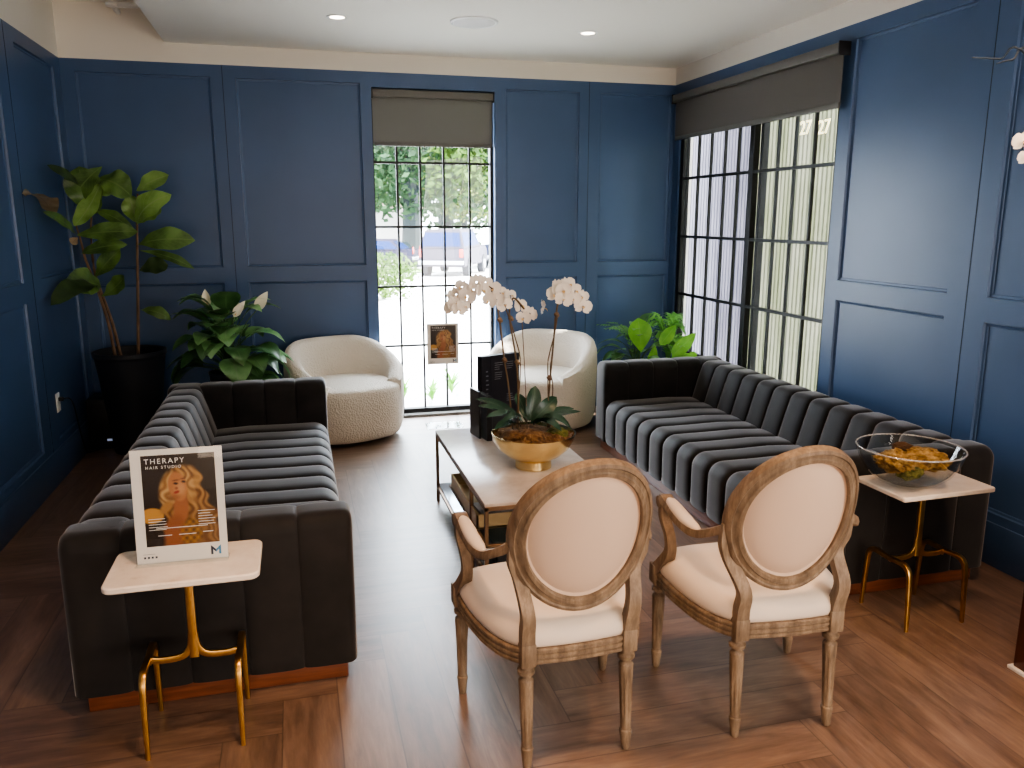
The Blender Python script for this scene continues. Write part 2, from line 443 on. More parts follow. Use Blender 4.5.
def panel_rows(pairs): 
    out = []
    for a0, a1 in pairs: out += [(a0, a1, 1.235, 2.572), (a0, a1, .245, 1.12)]
    return out
wb = frame_wall('wall_back', (0, 0, 0), (1, 0, 0), 0, W, (0, 1, 0), (2.086, 3.034, .02, 2.548),
           panel_rows([(.09, .958), (1.13, 2.006), (3.122, 3.730), (3.908, 4.532)]), 'blue panelled back wall with tall window')
wl = frame_wall('wall_left', (0, 0, 0), (0, -1, 0), 0, -YF, (-1, 0, 0), None,
           panel_rows([(.155, .955), (1.28, 2.15), (2.45, 3.32), (3.62, 4.5), (4.8, 5.68), (5.98, 6.86), (7.16, 8.04), (8.34, 9.2)]), 'blue panelled left wall')
wr = frame_wall('wall_right', (W, 0, 0), (0, -1, 0), 0, -YF, (1, 0, 0), (.11, 2.14, .06, 2.57),
           panel_rows([(2.245, 3.085), (3.325, 4.17), (4.45, 5.3), (5.6, 6.45), (6.75, 7.6), (7.9, 8.75)]), 'blue panelled right wall with wide window')
# seam grooves as dark thin battens lying in the frame joints
seam_m = mat('seam_shadow_gap', (.006, .018, .035), .7)
bm = NB()
for a in (1.043, 3.812): box(bm, a - .002, a + .002, -.0012, .003, .0, HB)
obj('trim_1', bm, seam_m, smooth=False)['kind'] = 'structure'
bm = NB()
for a in (1.115, 2.30, 3.47): box(bm, -.003, .0012, -a - .002, -a + .002, 0, HB)
obj('trim_2', bm, seam_m, smooth=False)['kind'] = 'structure'
bm = NB()
for a in (3.21, 4.31): box(bm, W - .0012, W + .003, -a - .002, -a + .002, 0, HB)
obj('trim_3', bm, seam_m, smooth=False)['kind'] = 'structure'
# baseboards
def baseboard(name, x0, x1, y0, y1):
    bm = NB(); box(bm, x0, x1, y0, y1, 0, .205, .004, 2); obj(name, bm, blue)['kind'] = 'structure'
baseboard('baseboard_left', 0, .014, YF, 0)
baseboard('baseboard_right', W - .014, W, YF, -2.15)
bm = NB(); box(bm, .0, 2.085, -.014, 0, 0, .205, .004); box(bm, 3.035, W, -.014, 0, 0, .205, .004); obj('baseboard_back', bm, blue)['kind'] = 'structure'
# white upper walls
bm = NB(); box(bm, -.12, 0, YF, .12, HB, ZH + .1); struct(obj('trim_4', bm, white_p, smooth=False), 'white upper band above left panelling', 'wall')
bm = NB(); box(bm, 0, W, 0, .12, HB, ZH + .1); struct(obj('trim_5', bm, white_p, smooth=False), 'white upper band above back panelling', 'wall')
bm = NB(); box(bm, W, W + .12, YF, .12, HB, ZH + .1); struct(obj('trim_6', bm, white_p, smooth=False), 'white upper band above right panelling', 'wall')
# outer shells so that no daylight leaks
bm = NB(); box(bm, -.25, -.05, YF - .2, .3, -.05, ZH + .1); obj('wall_outer_left', bm, white_p, smooth=False)['kind'] = 'structure'
bm = NB()
box(bm, -.25, 2.08, .02, .17, -.05, ZH + .1); box(bm, 3.04, W + .17, .02, .17, -.05, ZH + .1); box(bm, 2.08, 3.04, .02, .17, 2.55, ZH + .1); box(bm, 2.08, 3.04, .02, .17, -.05, .018)
obj('wall_outer_back', bm, white_p, smooth=False)['kind'] = 'structure'
bm = NB()
box(bm, W + .02, W + .17, -.02, .02, -.05, ZH + .1); box(bm, W + .02, W + .17, YF - .2, -2.145, -.05, ZH + .1)
box(bm, W + .02, W + .17, -2.145, -.02, 2.573, ZH + .1); box(bm, W + .02, W + .17, -2.145, -.02, -.05, .058)
obj('wall_outer_right', bm, white_p, smooth=False)['kind'] = 'structure'
bm = NB(); box(bm, -.25, W + .17, YF - .2, YF, -.05, ZH + .1); struct(obj('wall_front', bm, white_p, smooth=False), 'white wall facing the windows', 'wall')
# floor, ceiling
bm = NB(); box(bm, -.02, W + .02, YF, .02, -.12, 0); struct(obj('floor', bm, floor_m, smooth=False), 'brown wood plank herringbone floor', 'floor')
bm = NB(); box(bm, -.12, W + .17, YF, .17, ZH, ZH + .12); struct(obj('ceiling', bm, ceil_m, smooth=False), 'cream upper ceiling strip', 'ceiling')
bm = NB(); box(bm, XS, W + .001, YF, .001, ZC, ZH - .001); struct(obj('ceiling_drop', bm, ceil_m, smooth=False), 'lowered cream ceiling with downlights', 'ceiling')
bpy.data.objects['ceiling_drop'].name = 'ceiling_lower'
# small pipe end high in the left corner
bm = NB(); tube(bm, [(.40, -.0, 2.965), (.40, -.12, 2.965), (.43, -.20, 2.965), (.56, -.22, 2.965)], .018, 10)
lathe(bm, [(.0, -.012), (.035, -.012), (.04, 0), (.035, .012), (0, .012)], 16, (.40, -.20, 2.965))
tag(obj('ceiling_pipe', bm, white_pl), 'small white pipe bend under the ceiling in the top left corner', 'pipe')

# ------------------------------------------------------------------ windows
def bars(bm, axis, at, pos, lo, hi, w=.010, d=.02):
    pass
w1 = empty('window_1', (2.56, .10, .02)); struct(w1, 'tall black gridded window in the back wall', 'window')
def sub(name, bm, m, par, smooth=False):
    o = obj(name, bm, m, None, smooth=smooth)
    me = o.data; me.transform(Matrix.Translation(-Vector(par.location))); o.parent = par
    return o
X0, X1, Z0, Z1 = 2.087, 3.033, .021, 2.547
bm = NB(); box(bm, X0, X0 + .012, .07, .13, Z0, Z1); box(bm, X1 - .022, X1, .07, .13, Z0, Z1); box(bm, X0, X1, .07, .13, Z0, Z0 + .035); box(bm, X0, X1, .07, .13, Z1 - .05, Z1)
sub('frame', bm, black_m, w1)
bm = NB()
for x in (2.275, 2.456, 2.643, 2.850): box(bm, x - .0085, x + .0085, .098, .110, Z0, 2.37)
for z in (2.012, 1.524, 1.055, .577): box(bm, X0, X1, .092, .113, z - .009, z + .009)
sub('muntins', bm, black_m, w1)
bm = NB(); box(bm, X0, X1, .120, .124, Z0, Z1); sub('pane', bm, glass, w1)
bm = NB(); box(bm, 2.087, 3.033, -.002, .068, .0, .0215, .003); obj('trim_7', bm, blindbar, smooth=False)['kind'] = 'structure'

w2 = empty('window_2', (W + .04, -1.12, .06)); struct(w2, 'wide black gridded sliding window in the right wall', 'window')
Y0, Y1, Z1, Z0 = -2.139, -.111, 2.569, .061
bm = NB(); xa, xb = W + .015, W + .06
box(bm, xa, xb, Y1 - .055, Y1, Z0, Z1); box(bm, xa, xb, Y0, Y0 + .03, Z0, Z1); box(bm, xa, xb, Y0, Y1, Z0, Z0 + .05); box(bm, xa, xb, Y0, Y1, Z1 - .05, Z1)
box(bm, xa, xb, -1.225, -1.165, Z0, Z1); box(bm, xa + .02, xb + .02, -1.305, -1.27, Z0, Z1)
sub('frame', bm, black_m, w2)
bm = NB()
for y in (-.22, -.40, -.60, -.81, -1.0, -1.50, -1.69, -1.89): box(bm, W + .02, W + .042, y - .007, y + .007, Z0, Z1)
for z in (1.9077, 1.4435, .9715, .50): box(bm, W + .018, W + .04, Y0, Y1, z - .011, z + .011)
sub('muntins', bm, black_m, w2)
bm = NB(); box(bm, W + .066, W + .070, Y0, Y1, Z0, Z1); sub('pane', bm, glass, w2)

# roller blinds
def blind(name, loc, rz, width, drop, label, tube_r=.028):
    t = empty(name, loc, rz)       # local: x across, y out of wall (towards room = -y), origin at top centre
    bm = NB(); box(bm, -width / 2, width / 2, -.035, .035, -.062, -.006, .006); obj('cassette', bm, blindbar, t)
    bm = NB(); box(bm, -width / 2 - .004, -width / 2 + .006, -.04, .04, -.075, 0, .002); obj('bracket', bm, black_m, t)
    bm = NB(); box(bm, width / 2 - .006, width / 2 + .004, -.04, .04, -.075, 0, .002); obj('bracket', bm, black_m, t)
    bm = NB(); box(bm, -width / 2 + .004, width / 2 - .004, -.001, .001, -drop, -.05); obj('fabric', bm, screen, t)
    bm = NB(); box(bm, -width / 2 + .012, width / 2 - .012, -.007, .007, -drop - .014, -drop + .018, .004); obj('hem_bar', bm, blindbar, t)
    tag(t, label, 'blind'); return t
blind('roller_blind', (2.56, .045, 2.545), 0, .936, .40, 'grey roller blind over the narrow back window')
blind('roller_blind', (W - .037, -1.148, 2.568), -PI / 2, 2.098, .345, 'grey roller blind across the wide right window')

# ------------------------------------------------------------------ ceiling fixtures
glow = mat('lamp_lens', (1, .9, .8), .4, emit=(1, .83, .68), estr=9)
grille = mat('speaker_grille', (.60, .585, .56), .6); f = noise_tex(grille, scale=300, detail=0); bump(grille, f, .3, .001)
def downlight(x, y, label):
    t = empty('downlight', (x, y, ZC))
    bm = NB(); lathe(bm, [(.045, -.001), (.045, -.004), (.062, -.005), (.066, 0)], 28, cap=False); obj('trim_ring', bm, white_pl, t)
    bm = NB(); lathe(bm, [(0, -.0025), (.046, -.0025)], 28, cap=False); obj('lens', bm, glow, t)
    tag(t, label, 'ceiling light', 'recessed downlights')
    return t
downlight(1.798, -1.054, 'round white recessed downlight left of the ceiling speaker')
downlight(3.413, -1.038, 'round white recessed downlight right of the ceiling speaker')
t = empty('ceiling_speaker', (2.625, -1.143, ZC))
bm = NB(); lathe(bm, [(.150, 0), (.150, -.006), (.138, -.011), (.130, -.008)], 40, cap=False); obj('rim', bm, white_pl, t)
bm = NB(); lathe(bm, [(.131, -.008), (.09, -.012), (0, -.014)], 40, cap=False); obj('grille', bm, grille, t)
tag(t, 'large round flush ceiling speaker between two downlights', 'speaker')

# ================================================================== SOFAS
def ribbed(bm, path, t0, t1, n, mapf, depth=.016, endr=.02):
    """closed 2D outline swept t0..t1 with n puffed channels"""
    m = len(path); nr = []
    for i in range(m):
        a = Vector(path[i - 1]); b = Vector(path[(i + 1) % m]); t = (b - a)
        if t.length < 1e-9: t = Vector((1, 0))
        t.normalize(); nr.append(Vector((t.y, -t.x)))
    area = sum(path[i - 1][0] * path[i][1] - path[i][0] * path[i - 1][1] for i in range(m))
    if area < 0: nr = [-q for q in nr]
    fs = [0, .025, .06, .12, .22, .36, .5, .64, .78, .88, .94, .975]
    rings = []
    for c in range(n):
        for f in fs:
            rings.append((c + f, f, c))
    rings.append((n, 1, n - 1))
    out = []
    for s, f, c in rings:
        ins = depth * (abs(2 * f - 1) ** 4.5) + (0 if .02 < f < .98 else depth * .35)
        t = t0 + (t1 - t0) * s / n
        de = min(abs(t - t0), abs(t - t1)); 
        if de < endr: ins += endr * (1 - math.sqrt(max(0, 1 - (1 - de / endr) ** 2)))
        ring = [bm.verts.new(mapf(p[0] - q.x * ins, p[1] - q.y * ins, t)) for p, q in zip(path, nr)]
        out.append(ring)
    for a, b in zip(out, out[1:]):
        for k in range(m): bm.faces.new((a[k], a[(k + 1) % m], b[(k + 1) % m], b[k]))
    bm.faces.new(out[0][::-1]); bm.faces.new(out[-1])
def arc2(cx, cy, r, a0, a1, n=7):
    return [(cx + r * math.cos(R_(a0 + (a1 - a0) * k / n)), cy + r * math.sin(R_(a0 + (a1 - a0) * k / n))) for k in range(n + 1)]
SD, SL, SH, ST = .91, 2.50, .625, .18     # depth, length, height, arm thickness
def sofa(name, loc, rz, label):
    """local: back at x=0, front at x=SD, y from 0 (one end) to SL"""
    t = empty(name, loc, rz)
    bm = NB(); box(bm, .035, SD - .035, .035, SL - .035, 0, .078, .004); obj('plinth', bm, plinth_m, t)
    b = .072
    # back (x,z outline)
    r = .075
    path = arc2(r + .002, SH - r, r, 180, 90) + [(.13, SH)] + arc2(.205 - .055, SH - .06, .06, 90, 18) + [(.235, .50), (.275, .36), (.31, .20), (.31, b), (.15, b), (.002, b), (.002, .3)]
    bm = NB(); ribbed(bm, path, .02, SL - .02, 14, lambda a, c, y: (a, y, c)); obj('backrest', bm, velvet, t, angle=50)
    # seat
    rs = .085; zs = .375
    path = [(.20, .20), (.20, zs - .03), (.28, zs - .005), (.45, zs + .004), (.65, zs)] + arc2(SD - rs, zs - rs, rs, 88, 0, 8) + [(SD, .2), (SD, .12), (SD - .012, b), (.5, b), (.2, b)]
    bm = NB(); ribbed(bm, path, ST - .005, SL - ST + .005, 12, lambda a, c, y: (a, y, c), depth=.018); obj('seat', bm, velvet, t, angle=50)
    for s in (0, 1):
        r = .06
        q = arc2(r, SH - r, r, 180, 90) + arc2(ST - r, SH - r, r, 90, 0) + [(ST, .4), (ST, b), (ST / 2, b), (0, b), (0, .3)]
        if s: q = [(SL - a, c) for a, c in q]
        bm = NB(); ribbed(bm, q, 0.0, SD, 5, lambda a, c, x: (x, a, c), depth=.006, endr=.028); obj('arm', bm, velvet, t, angle=50)
    tag(t, label, 'sofa')
    return t
sl = sofa('velvet_sofa', (.708, -3.74, 0), 0, 'charcoal velvet channel sofa on the left behind the brass table with a poster')
sr = sofa('velvet_sofa', (4.378, -1.165, 0), PI, 'charcoal velvet channel sofa on the right under the wide window')

# ================================================================== OVAL BACK CHAIRS
def fluted_leg(h, r0, r1):
    """turned tapered leg pointing down from z=h to 0 with flutes"""
    bm = NB()
    prof = [(.010, 0), (.013, .004), (.0145, .02), (.017, .045), (.019, .06), (.0185, .064), (.0145, .068), (.0165, .072), (.0155, .078)]
    prof += [(.016 + (r0 - .016) * t, .08 + (h - .135) * t) for t in [k / 8 for k in range(9)]]
    prof += [(r0 - .002, h - .052), (r0 - .008, h - .046), (r0 - .008, h - .040), (r0 + .003, h - .034), (r0 + .004, h - .024), (r0 - .003, h - .018), (r0 - .004, h - .008), (r0 + .002, h)]
    seg = 24; rings = []
    for r, z in prof:
        fl = .08 < z < h - .056
        rings.append([bm.verts.new(((r - (.0022 if fl and k % 3 == 0 else 0)) * math.cos(2 * PI * k / seg), (r - (.0022 if fl and k % 3 == 0 else 0)) * math.sin(2 * PI * k / seg), z)) for k in range(seg)])
    for a, b in zip(rings, rings[1:]):
        for k in range(seg): bm.faces.new((a[k], a[(k + 1) % seg], b[(k + 1) % seg], b[k]))
    bm.faces.new(rings[0][::-1]); bm.faces.new(rings[-1])
    return bm
def seat_outline(off=0, n=48):
    """front=+y ; narrow back, wide bowed front"""
    pts = [(-.165, -.222), (-.09, -.236), (0, -.240), (.09, -.236), (.165, -.222), (.215, -.17), (.25, -.09), (.272, .02), (.280, .12), (.276, .19), (.245, .232), (.15, .258), (0, .268), (-.15, .258), (-.245, .232), (-.276, .19), (-.280, .12), (-.272, .02), (-.25, -.09), (-.215, -.17)]
    c = Vector((0, .02)); P2 = []
    m = len(pts)
    for i in range(m):
        p0, p1, p2, p3 = [Vector(pts[(i + k) % m]) for k in (-1, 0, 1, 2)]
        for k in range(3):
            t = k / 3
            P2.append(.5 * ((2 * p1) + (p2 - p0) * t + (2 * p0 - 5 * p1 + 4 * p2 - p3) * t * t + (3 * p1 - p0 - 3 * p2 + p3) * t ** 3))
    out = []
    for p in P2:
        d = (p - c); out.append(p - d.normalized() * off)
    return out
def dome(bm, layers, close=True):
    rings = [[bm.verts.new((p.x, p.y, z + (dz(p) if callable(dz) else 0))) for p in seat_outline(off)] for off, z, dz in layers]
    n = len(rings[0])
    for a, b in zip(rings, rings[1:]):
        for k in range(n): bm.faces.new((a[k], a[(k + 1) % n], b[(k + 1) % n], b[k]))
    bm.faces.new(rings[0][::-1]); bm.faces.new(rings[-1])
def armchair(name, loc, rz, label, ox=0, rx=.194):
    t = empty(name, loc, rz)
    LH = .335
    for (x, y, tilt) in ((-.158, -.205, 1), (.158, -.205, 1), (-.258, .205, 0), (.258, .205, 0)):
        bm = fluted_leg(LH, .0225, 0)
        if tilt:   # rear legs rake backwards at the foot
            for v in bm.verts: v.co.y -= max(0, 1 - v.co.z / LH) ** 1.3 * .018
        for v in bm.verts: v.co.x += x; v.co.y += y
        obj('leg', bm, oak, t)
    # seat rail
    bm = NB()
    lay = [(.012, .332, 0), (.003, .334, 0), (0, .338, 0), (0, .346, 0), (.005, .349, 0), (.005, .352, 0), (0, .355, 0), (0, .363, 0), (.005, .366, 0), (.005, .369, 0), (0, .372, 0), (0, .379, 0), (.004, .383, 0), (.03, .384, 0)]
    dome(bm, lay)
    for x in (-.262, .262): box(bm, x - .026, x + .026, .178, .232, .331, .400, .004)
    for x in (-.158, .158): box(bm, x - .023, x + .023, -.238, -.190, .331, .402, .004)
    obj('seat_rail', bm, oak, t)
    # seat cushion
    bm = NB()
    lay = [(.02, .380, 0), (.010, .385, 0), (.005, .398, 0), (.007, .418, 0), (.018, .440, 0), (.04, .452, 0), (.08, .463, 0), (.13, .470, 0), (.19, .474, 0)]
    dome(bm, lay); obj('seat', bm, linen, t, angle=60)
    # tilted back: plane basis
    tilt = R_(14.5); B0 = Vector((ox, -.278, .73))    # centre of oval
    uz = Vector((0, -math.sin(tilt), math.cos(tilt))); ux = Vector((1, 0, 0)); un = Vector((0, -math.cos(tilt), -math.sin(tilt)))  # un points to the rear
    def bp(a, b, d=0): return B0 + ux * a + uz * b + un * d + Vector((0, 1, 0)) * (1.45 * a * a)   # slight wrap: edges forward
    rz_ = .226
    n = 56
    def ell(k, sx, sz): 
        th = 2 * PI * k / n; return (sx * math.cos(th), sz * math.sin(th))
    bm = NB(); sec = [(-.023, -.013), (-.019, -.019), (-.008, -.020), (-.004, -.016), (.006, -.016), (.010, -.021), (.020, -.018), (.023, -.010), (.023, .010), (.018, .016), (0, .019), (-.018, .016), (-.023, .010)]
    rings = []
    for k in range(n):
        a, b = ell(k, 1, 1); th = 2 * PI * k / n
        nx, nz = math.cos(th) / rx, math.sin(th) / rz_; l = math.hypot(nx, nz); nx /= l; nz /= l
        rings.append([bm.verts.new(bp(rx * a + nx * s, rz_ * b + nz * s, -d)) for s, d in sec])
    m = len(sec)
    for k in range(n):
        a, b = rings[k], rings[(k + 1) % n]
        for q in range(m): bm.faces.new((a[q], a[(q + 1) % m], b[(q + 1) % m], b[q]))
    # rear posts rising from the seat rail and merging with the oval
    for s in (-1, 1):
        pts = smooth_path([(s * .158, -.216, .36), (s * .160, -.222, .43), (s * .163, -.234, .50), bp(s * .176, -.145, .002), bp(s * .196, -.085, .004), bp(s * .205, -.02, .002)], 5)
        tube(bm, pts, [1.0, .95, .9, .85, .8, .35], sec=[(-.021, -.018), (.021, -.018), (.023, 0), (.021, .018), (-.021, .018), (-.023, 0)], up=(0, 1, 0))
    obj('back_frame', bm, oak, t)
    # upholstery, domed both faces
    bm = NB(); ax, az = rx - .018, rz_ - .018
    lays = [(0, .020), (.35, .019), (.7, .013), (.9, .004), (.97, -.004), (1, -.006)]
    def cush(sign, base):
        cen = bm.verts.new(bp(0, 0, sign * lays[0][1] * 1.0)); prev = None
        for f, d in lays[1:]:
            ring = [bm.verts.new(bp(ax * f * math.cos(2 * PI * k / 40), az * f * math.sin(2 * PI * k / 40), sign * max(d, -.006))) for k in range(40)]
            for k in range(40):
                if prev is None: bm.faces.new((cen, ring[k], ring[(k + 1) % 40]))
                else: bm.faces.new((prev[k], prev[(k + 1) % 40], ring[(k + 1) % 40], ring[k]))
            prev = ring
    cush(1, 0); cush(-1, 0)
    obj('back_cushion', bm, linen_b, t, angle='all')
    # arms
    for s in (-1, 1):
        bm = NB()
        j = bp(s * (rx + .004) - ox * .5, -.035, -.012)
        pts = smooth_path([j, (s * .228, -.165, .668), (s * .256, -.10, .636), (s * .268, -.02, .634), (s * .272, .08, .650), (s * .270, .145, .662), (s * .268, .170, .650)], 6)
        sec = [(-.019, -.013), (.019, -.013), (.022, 0), (.017, .014), (-.017, .014), (-.022, 0)]
        tube(bm, pts, [1.1, .9, .9, 1, 1.05, 1.15, .9], sec=sec)
        # scroll
        r = bmesh.ops.create_cone(bm, cap_ends=True, segments=20, radius1=.020, radius2=.020, depth=.046, matrix=Matrix.Translation((s * .269, .158, .650)) @ Matrix.Rotation(PI / 2, 4, 'Y'))
        # support, S curve down to the seat rail
        pts = smooth_path([(s * .268, .155, .645), (s * .270, .150, .60), (s * .262, .118, .54), (s * .258, .118, .48), (s * .262, .160, .42), (s * .262, .195, .385)], 6)
        tube(bm, pts, [.85, .85, .8, .85, 1.05, 1.2], sec=[(-.019, -.019), (.019, -.019), (.021, 0), (.019, .019), (-.019, .019), (-.021, 0)], up=(0, 1, 0))
        am = obj('arm', bm, oak, t)
        bm = NB()
        pp = smooth_path([(s * .257, -.105, .645), (s * .266, -.02, .652), (s * .271, .06, .667), (s * .271, .115, .672)], 6)
        tube(bm, pp, [.35, .85, 1, 1, .95, .8, .35], sec=[(.022 * math.cos(2 * PI * k / 14), .017 * math.sin(2 * PI * k / 14)) for k in range(14)])
        obj('arm_pad', bm, linen, am)
    tag(t, label, 'chair')
    return t
armchair('oval_back_armchair', (2.217, -4.108, 0), R_(1.2), 'cream oval-back wooden armchair, left one, beside the gold orchid bowl')
armchair('oval_back_armchair', (2.909, -4.150, 0), R_(-4.4), 'cream oval-back wooden armchair, right one, next to the glass bowl table', -.022, .186)

# ================================================================== SIDE TABLES
def side_table(loc, rz, label, r=.03):
    t = empty('side_table', loc, rz)
    zt = .565
    bm = NB(); slab(bm, [Vector(p) for p in rrect(.435, .275, r, 5)], zt - .020, zt, .004); obj('tabletop', bm, marble, t)
    sec = [(-.012, -.006), (.012, -.006), (.012, .006), (-.012, .006)]
    bm = NB()
    tube(bm, smooth_path([(0, 0, zt - .02), (0, 0, .45), (0, 0, .33), (0, 0, .25)], 3), [.95, 1, 1.05, 1.1], sec=rrect(.026, .016, .004, 2), up=(0, 1, 0))
    # fillets where the stem meets the crossbar
    for s in (-1, 1):
        tube(bm, smooth_path([(s * .004, 0, .33), (s * .010, 0, .285), (s * .035, 0, .256), (s * .09, 0, .250), (s * .125, 0, .2535), (s * .136, 0, .246)], 5), 1, sec=rrect(.022, .013, .004, 2), up=(0, 1, 0))
    box(bm, -.045, .045, -.03, .03, zt - .026, zt - .020, .002)
    obj('stem', bm, brass, t)
    for s in (-1, 1):
        bm = NB()
        pts = smooth_path([(s * .1365, -.128, .0), (s * .136, -.122, .12), (s * .1355, -.115, .22), (s * .1355, -.100, .252), (s * .1355, -.07, .262), (s * .1355, 0, .258), (s * .1355, .07, .262), (s * .1355, .100, .252), (s * .1355, .115, .22), (s * .136, .122, .12), (s * .1365, .128, .0)], 5)
        tube(bm, pts, [.7, .9, 1.05, 1.15, 1.1, 1, 1.1, 1.15, 1.05, .9, .7], sec=rrect(.017, .019, .004, 2), up=(1, 0, 0))
        obj('leg_arch', bm, brass, t)
    tag(t, label, 'side table')
    return t
side_table((1.107, -3.880, 0), 0, 'small marble topped brass table holding a framed poster at left sofa end')
side_table((3.858, -3.822, 0), R_(1.5), 'small marble topped brass table holding the glass bowl at right sofa end', .010)

# ================================================================== COFFEE TABLE
t = empty('coffee_table', (2.50, -2.62, 0))
hx, y0, y1 = .31, -.62, .62
bm = NB(); box(bm, -hx, hx, y0, y1, .405, .42, .003); obj('tabletop', bm, top_m, t)
bm = NB(); s = .0085
def bar(x0, x1, ya, yb, za, zb): box(bm, x0, x1, ya, yb, za, zb, .0015, 1)
for x in (-hx, hx - 2 * s):
    bar(x, x + 2 * s, y0, y1, .386, .4045); bar(x, x + 2 * s, y0, y1, .082, .098)
    for y in (y0, .30 - .62 + .0, y1 - 2 * s): bar(x, x + 2 * s, y, y + 2 * s, 0, .39)
for y in (y0, y1 - 2 * s):
    bar(-hx, hx, y, y + 2 * s, .386, .4045); bar(-hx, hx, y, y + 2 * s, .082, .098)
bar(-hx, hx, y0, y0 + 2 * s, .222, .236); bar(-hx, hx, .18, .18 + 2 * s, .222, .236)
for x in (-hx, hx - 2 * s): bar(x, x + 2 * s, y0, .19, .222, .236)
obj('frame', bm, bronze, t)
bm = NB(); box(bm, -hx + .012, hx - .012, y0 + .012, y1 - .012, .099, .108, .001, 1); obj('shelf', bm, smoked, t)
# gold drawer tray near the front end
gold_box = mat('champagne_leaf', (.52, .40, .22), .35, metal=.7)
d = None
def tray(par, x0, x1, ya, yb, za, zb, th, m, name):
    bm = NB(); box(bm, x0, x1, ya, yb, za, za + th); box(bm, x0, x0 + th, ya, yb, za, zb, .001, 1); box(bm, x1 - th, x1, ya, yb, za, zb, .001, 1); box(bm, x0, x1, ya, ya + th, za, zb, .001, 1); box(bm, x0, x1, yb - th, yb, za, zb, .001, 1)
    return obj(name, bm, m, par, smooth=False)
d = tray(t, -hx + .004, hx - .02, -.44, .17, .2365, .306, .010, gold_box, 'drawer')
bm = NB(); lathe(bm, [(.004, 0), (.004, .010), (.010, .013), (.010, .018), (0, .020)], 14)
for v in bm.verts: v.co = Vector((v.co.x, -v.co.z, v.co.y)) + Vector((-.02, -.44, .272))
obj('knob', bm, gold, d)
tray(t, -hx + .06, hx - .06, y0 + .05, .0, .110, .19, .010, black_p, 'lower_drawer')
tag(t, 'low rectangular stone topped coffee table with slim bronze frame', 'coffee table')
# magazines in the drawer
mag_c = [(.55, .52, .50), (.30, .32, .38), (.62, .56, .50)]
for k, (x, y, a) in enumerate(((2.345, -2.895, 4), (2.62, -2.90, -3), (2.42, -2.61, 2))):
    bm = NB(); box(bm, -.10, .10, -.13, .13, 0, .010, .001, 1)
    mm = mat('magazine_cover_%d' % k, mag_c[k], .3); f = noise_tex(mm, scale=9, detail=3); colored(mm, f, [(.42, tuple(c * .35 for c in mag_c[k])), (.55, mag_c[k]), (.7, (.8, .78, .75))])
    o = obj('magazine', bm, mm, smooth=False); o.location = (x, y, .247); o.rotation_euler = (0, 0, R_(a))
    tag(o, ['pale glossy magazine in the front left of the gold drawer', 'dark glossy magazine in the front right of the gold drawer', 'cream magazine farther back in the gold drawer'][k], 'magazine')

# ================================================================== TUB CHAIRS
def se(th, rx, ry, e=2.6):
    c, s = math.cos(th), math.sin(th)
    return (rx * math.copysign(abs(c) ** (2 / e), c), ry * math.copysign(abs(s) ** (2 / e), s))
def tub_chair(loc, rz, label):
    t = empty('tub_chair', loc, rz); n = 64; rx, ry = .430, .390
    bm = NB(); lathe(bm, [(.30, .0), (.31, .004), (.31, .02), (.30, .03)], 32, sy=.85); obj('swivel_base', bm, black_p, t)
    # seat drum; front = -y
    bm = NB(); prof = [(.60, .022), (.80, .024), (.88, .034), (.935, .065), (.965, .12), (.98, .20), (.985, .30), (.98, .36), (.965, .39), (.93, .408), (.85, .418), (.6, .426), (.3, .430)]
    rings = []
    for f, z in prof:
        rings.append([bm.verts.new((*[q * f for q in se(2 * PI * k / n, rx, ry, 2.25)], z)) for k in range(n)])
    for a, b in zip(rings, rings[1:]):
        for k in range(n): bm.faces.new((a[k], a[(k + 1) % n], b[(k + 1) % n], b[k]))
    bm.faces.new(rings[0][::-1]); bm.faces.new(rings[-1]); obj('seat', bm, boucle, t, angle=70)
    # wrap-around back: phi 0 = back (+y)
    bm = NB(); m = 60; PM = 138; rows = []
    for i in range(m + 1):
        ph = -PM + 2 * PM * i / m; a = abs(ph)
        k = min(1, max(0, (a - 30) / (PM - 30))); k = .55 * k * k * (3 - 2 * k) + .45 * k ** 2.6
        h = .705 - (.705 - .440) * k
        th = R_(90 - ph); ox, oy = se(th, rx, ry, 2.15); ux = Vector((ox, oy, 0)); ln = ux.length; un = ux.normalized()
        T = .115 * (1 - .25 * k)
        low = .05
        def q(off, z): return un * (ln + off) + Vector((0, 0, z))
        hh = h - .43
        row = [q(-.06, .03), q(-.035, .04), q(-.018, .08), q(-.006, .14), q(0, .24), q(.002, .40), q(.004, .43 + hh * .4), q(.0, .43 + max(hh * .75, 0)), q(-.014, h - .018), q(-.035, h - .002), q(-T * .5, h + .004), q(-T * .78, h - .006), q(-T, h - .035 if hh > .06 else h - .01), q(-T - .012, .43 + hh * .45), q(-T - .03, .40), q(-T - .03, .25), q(-T - .02, .05)]
        rows.append([bm.verts.new(v) for v in row])
    for a, b in zip(rows, rows[1:]):
        for k in range(len(a) - 1): bm.faces.new((a[k], a[k + 1], b[k + 1], b[k]))
        bm.faces.new((a[-1], a[0], b[0], b[-1]))
    bm.faces.new(rows[0]); bm.faces.new(rows[-1][::-1])
    o = obj('backrest', bm, boucle, t, angle=75)
    tag(t, label, 'armchair')
    return t
tub_chair((1.785, -.425, 0), R_(24), 'cream boucle tub chair by the blue wall left of the window')
tub_chair((3.285, -.46, 0), R_(-40), 'cream boucle tub chair behind the orchid right of the window')

# ================================================================== POTS AND PLANTS
def pot(name, parent, prof, m, c=(0, 0, 0), seg=40):
    bm = NB(); lathe(bm, prof, seg, c, cap=False); return obj(name, bm, m, parent)
def local(par, bm):
    for v in bm.verts: v.co -= Vector(par.location)
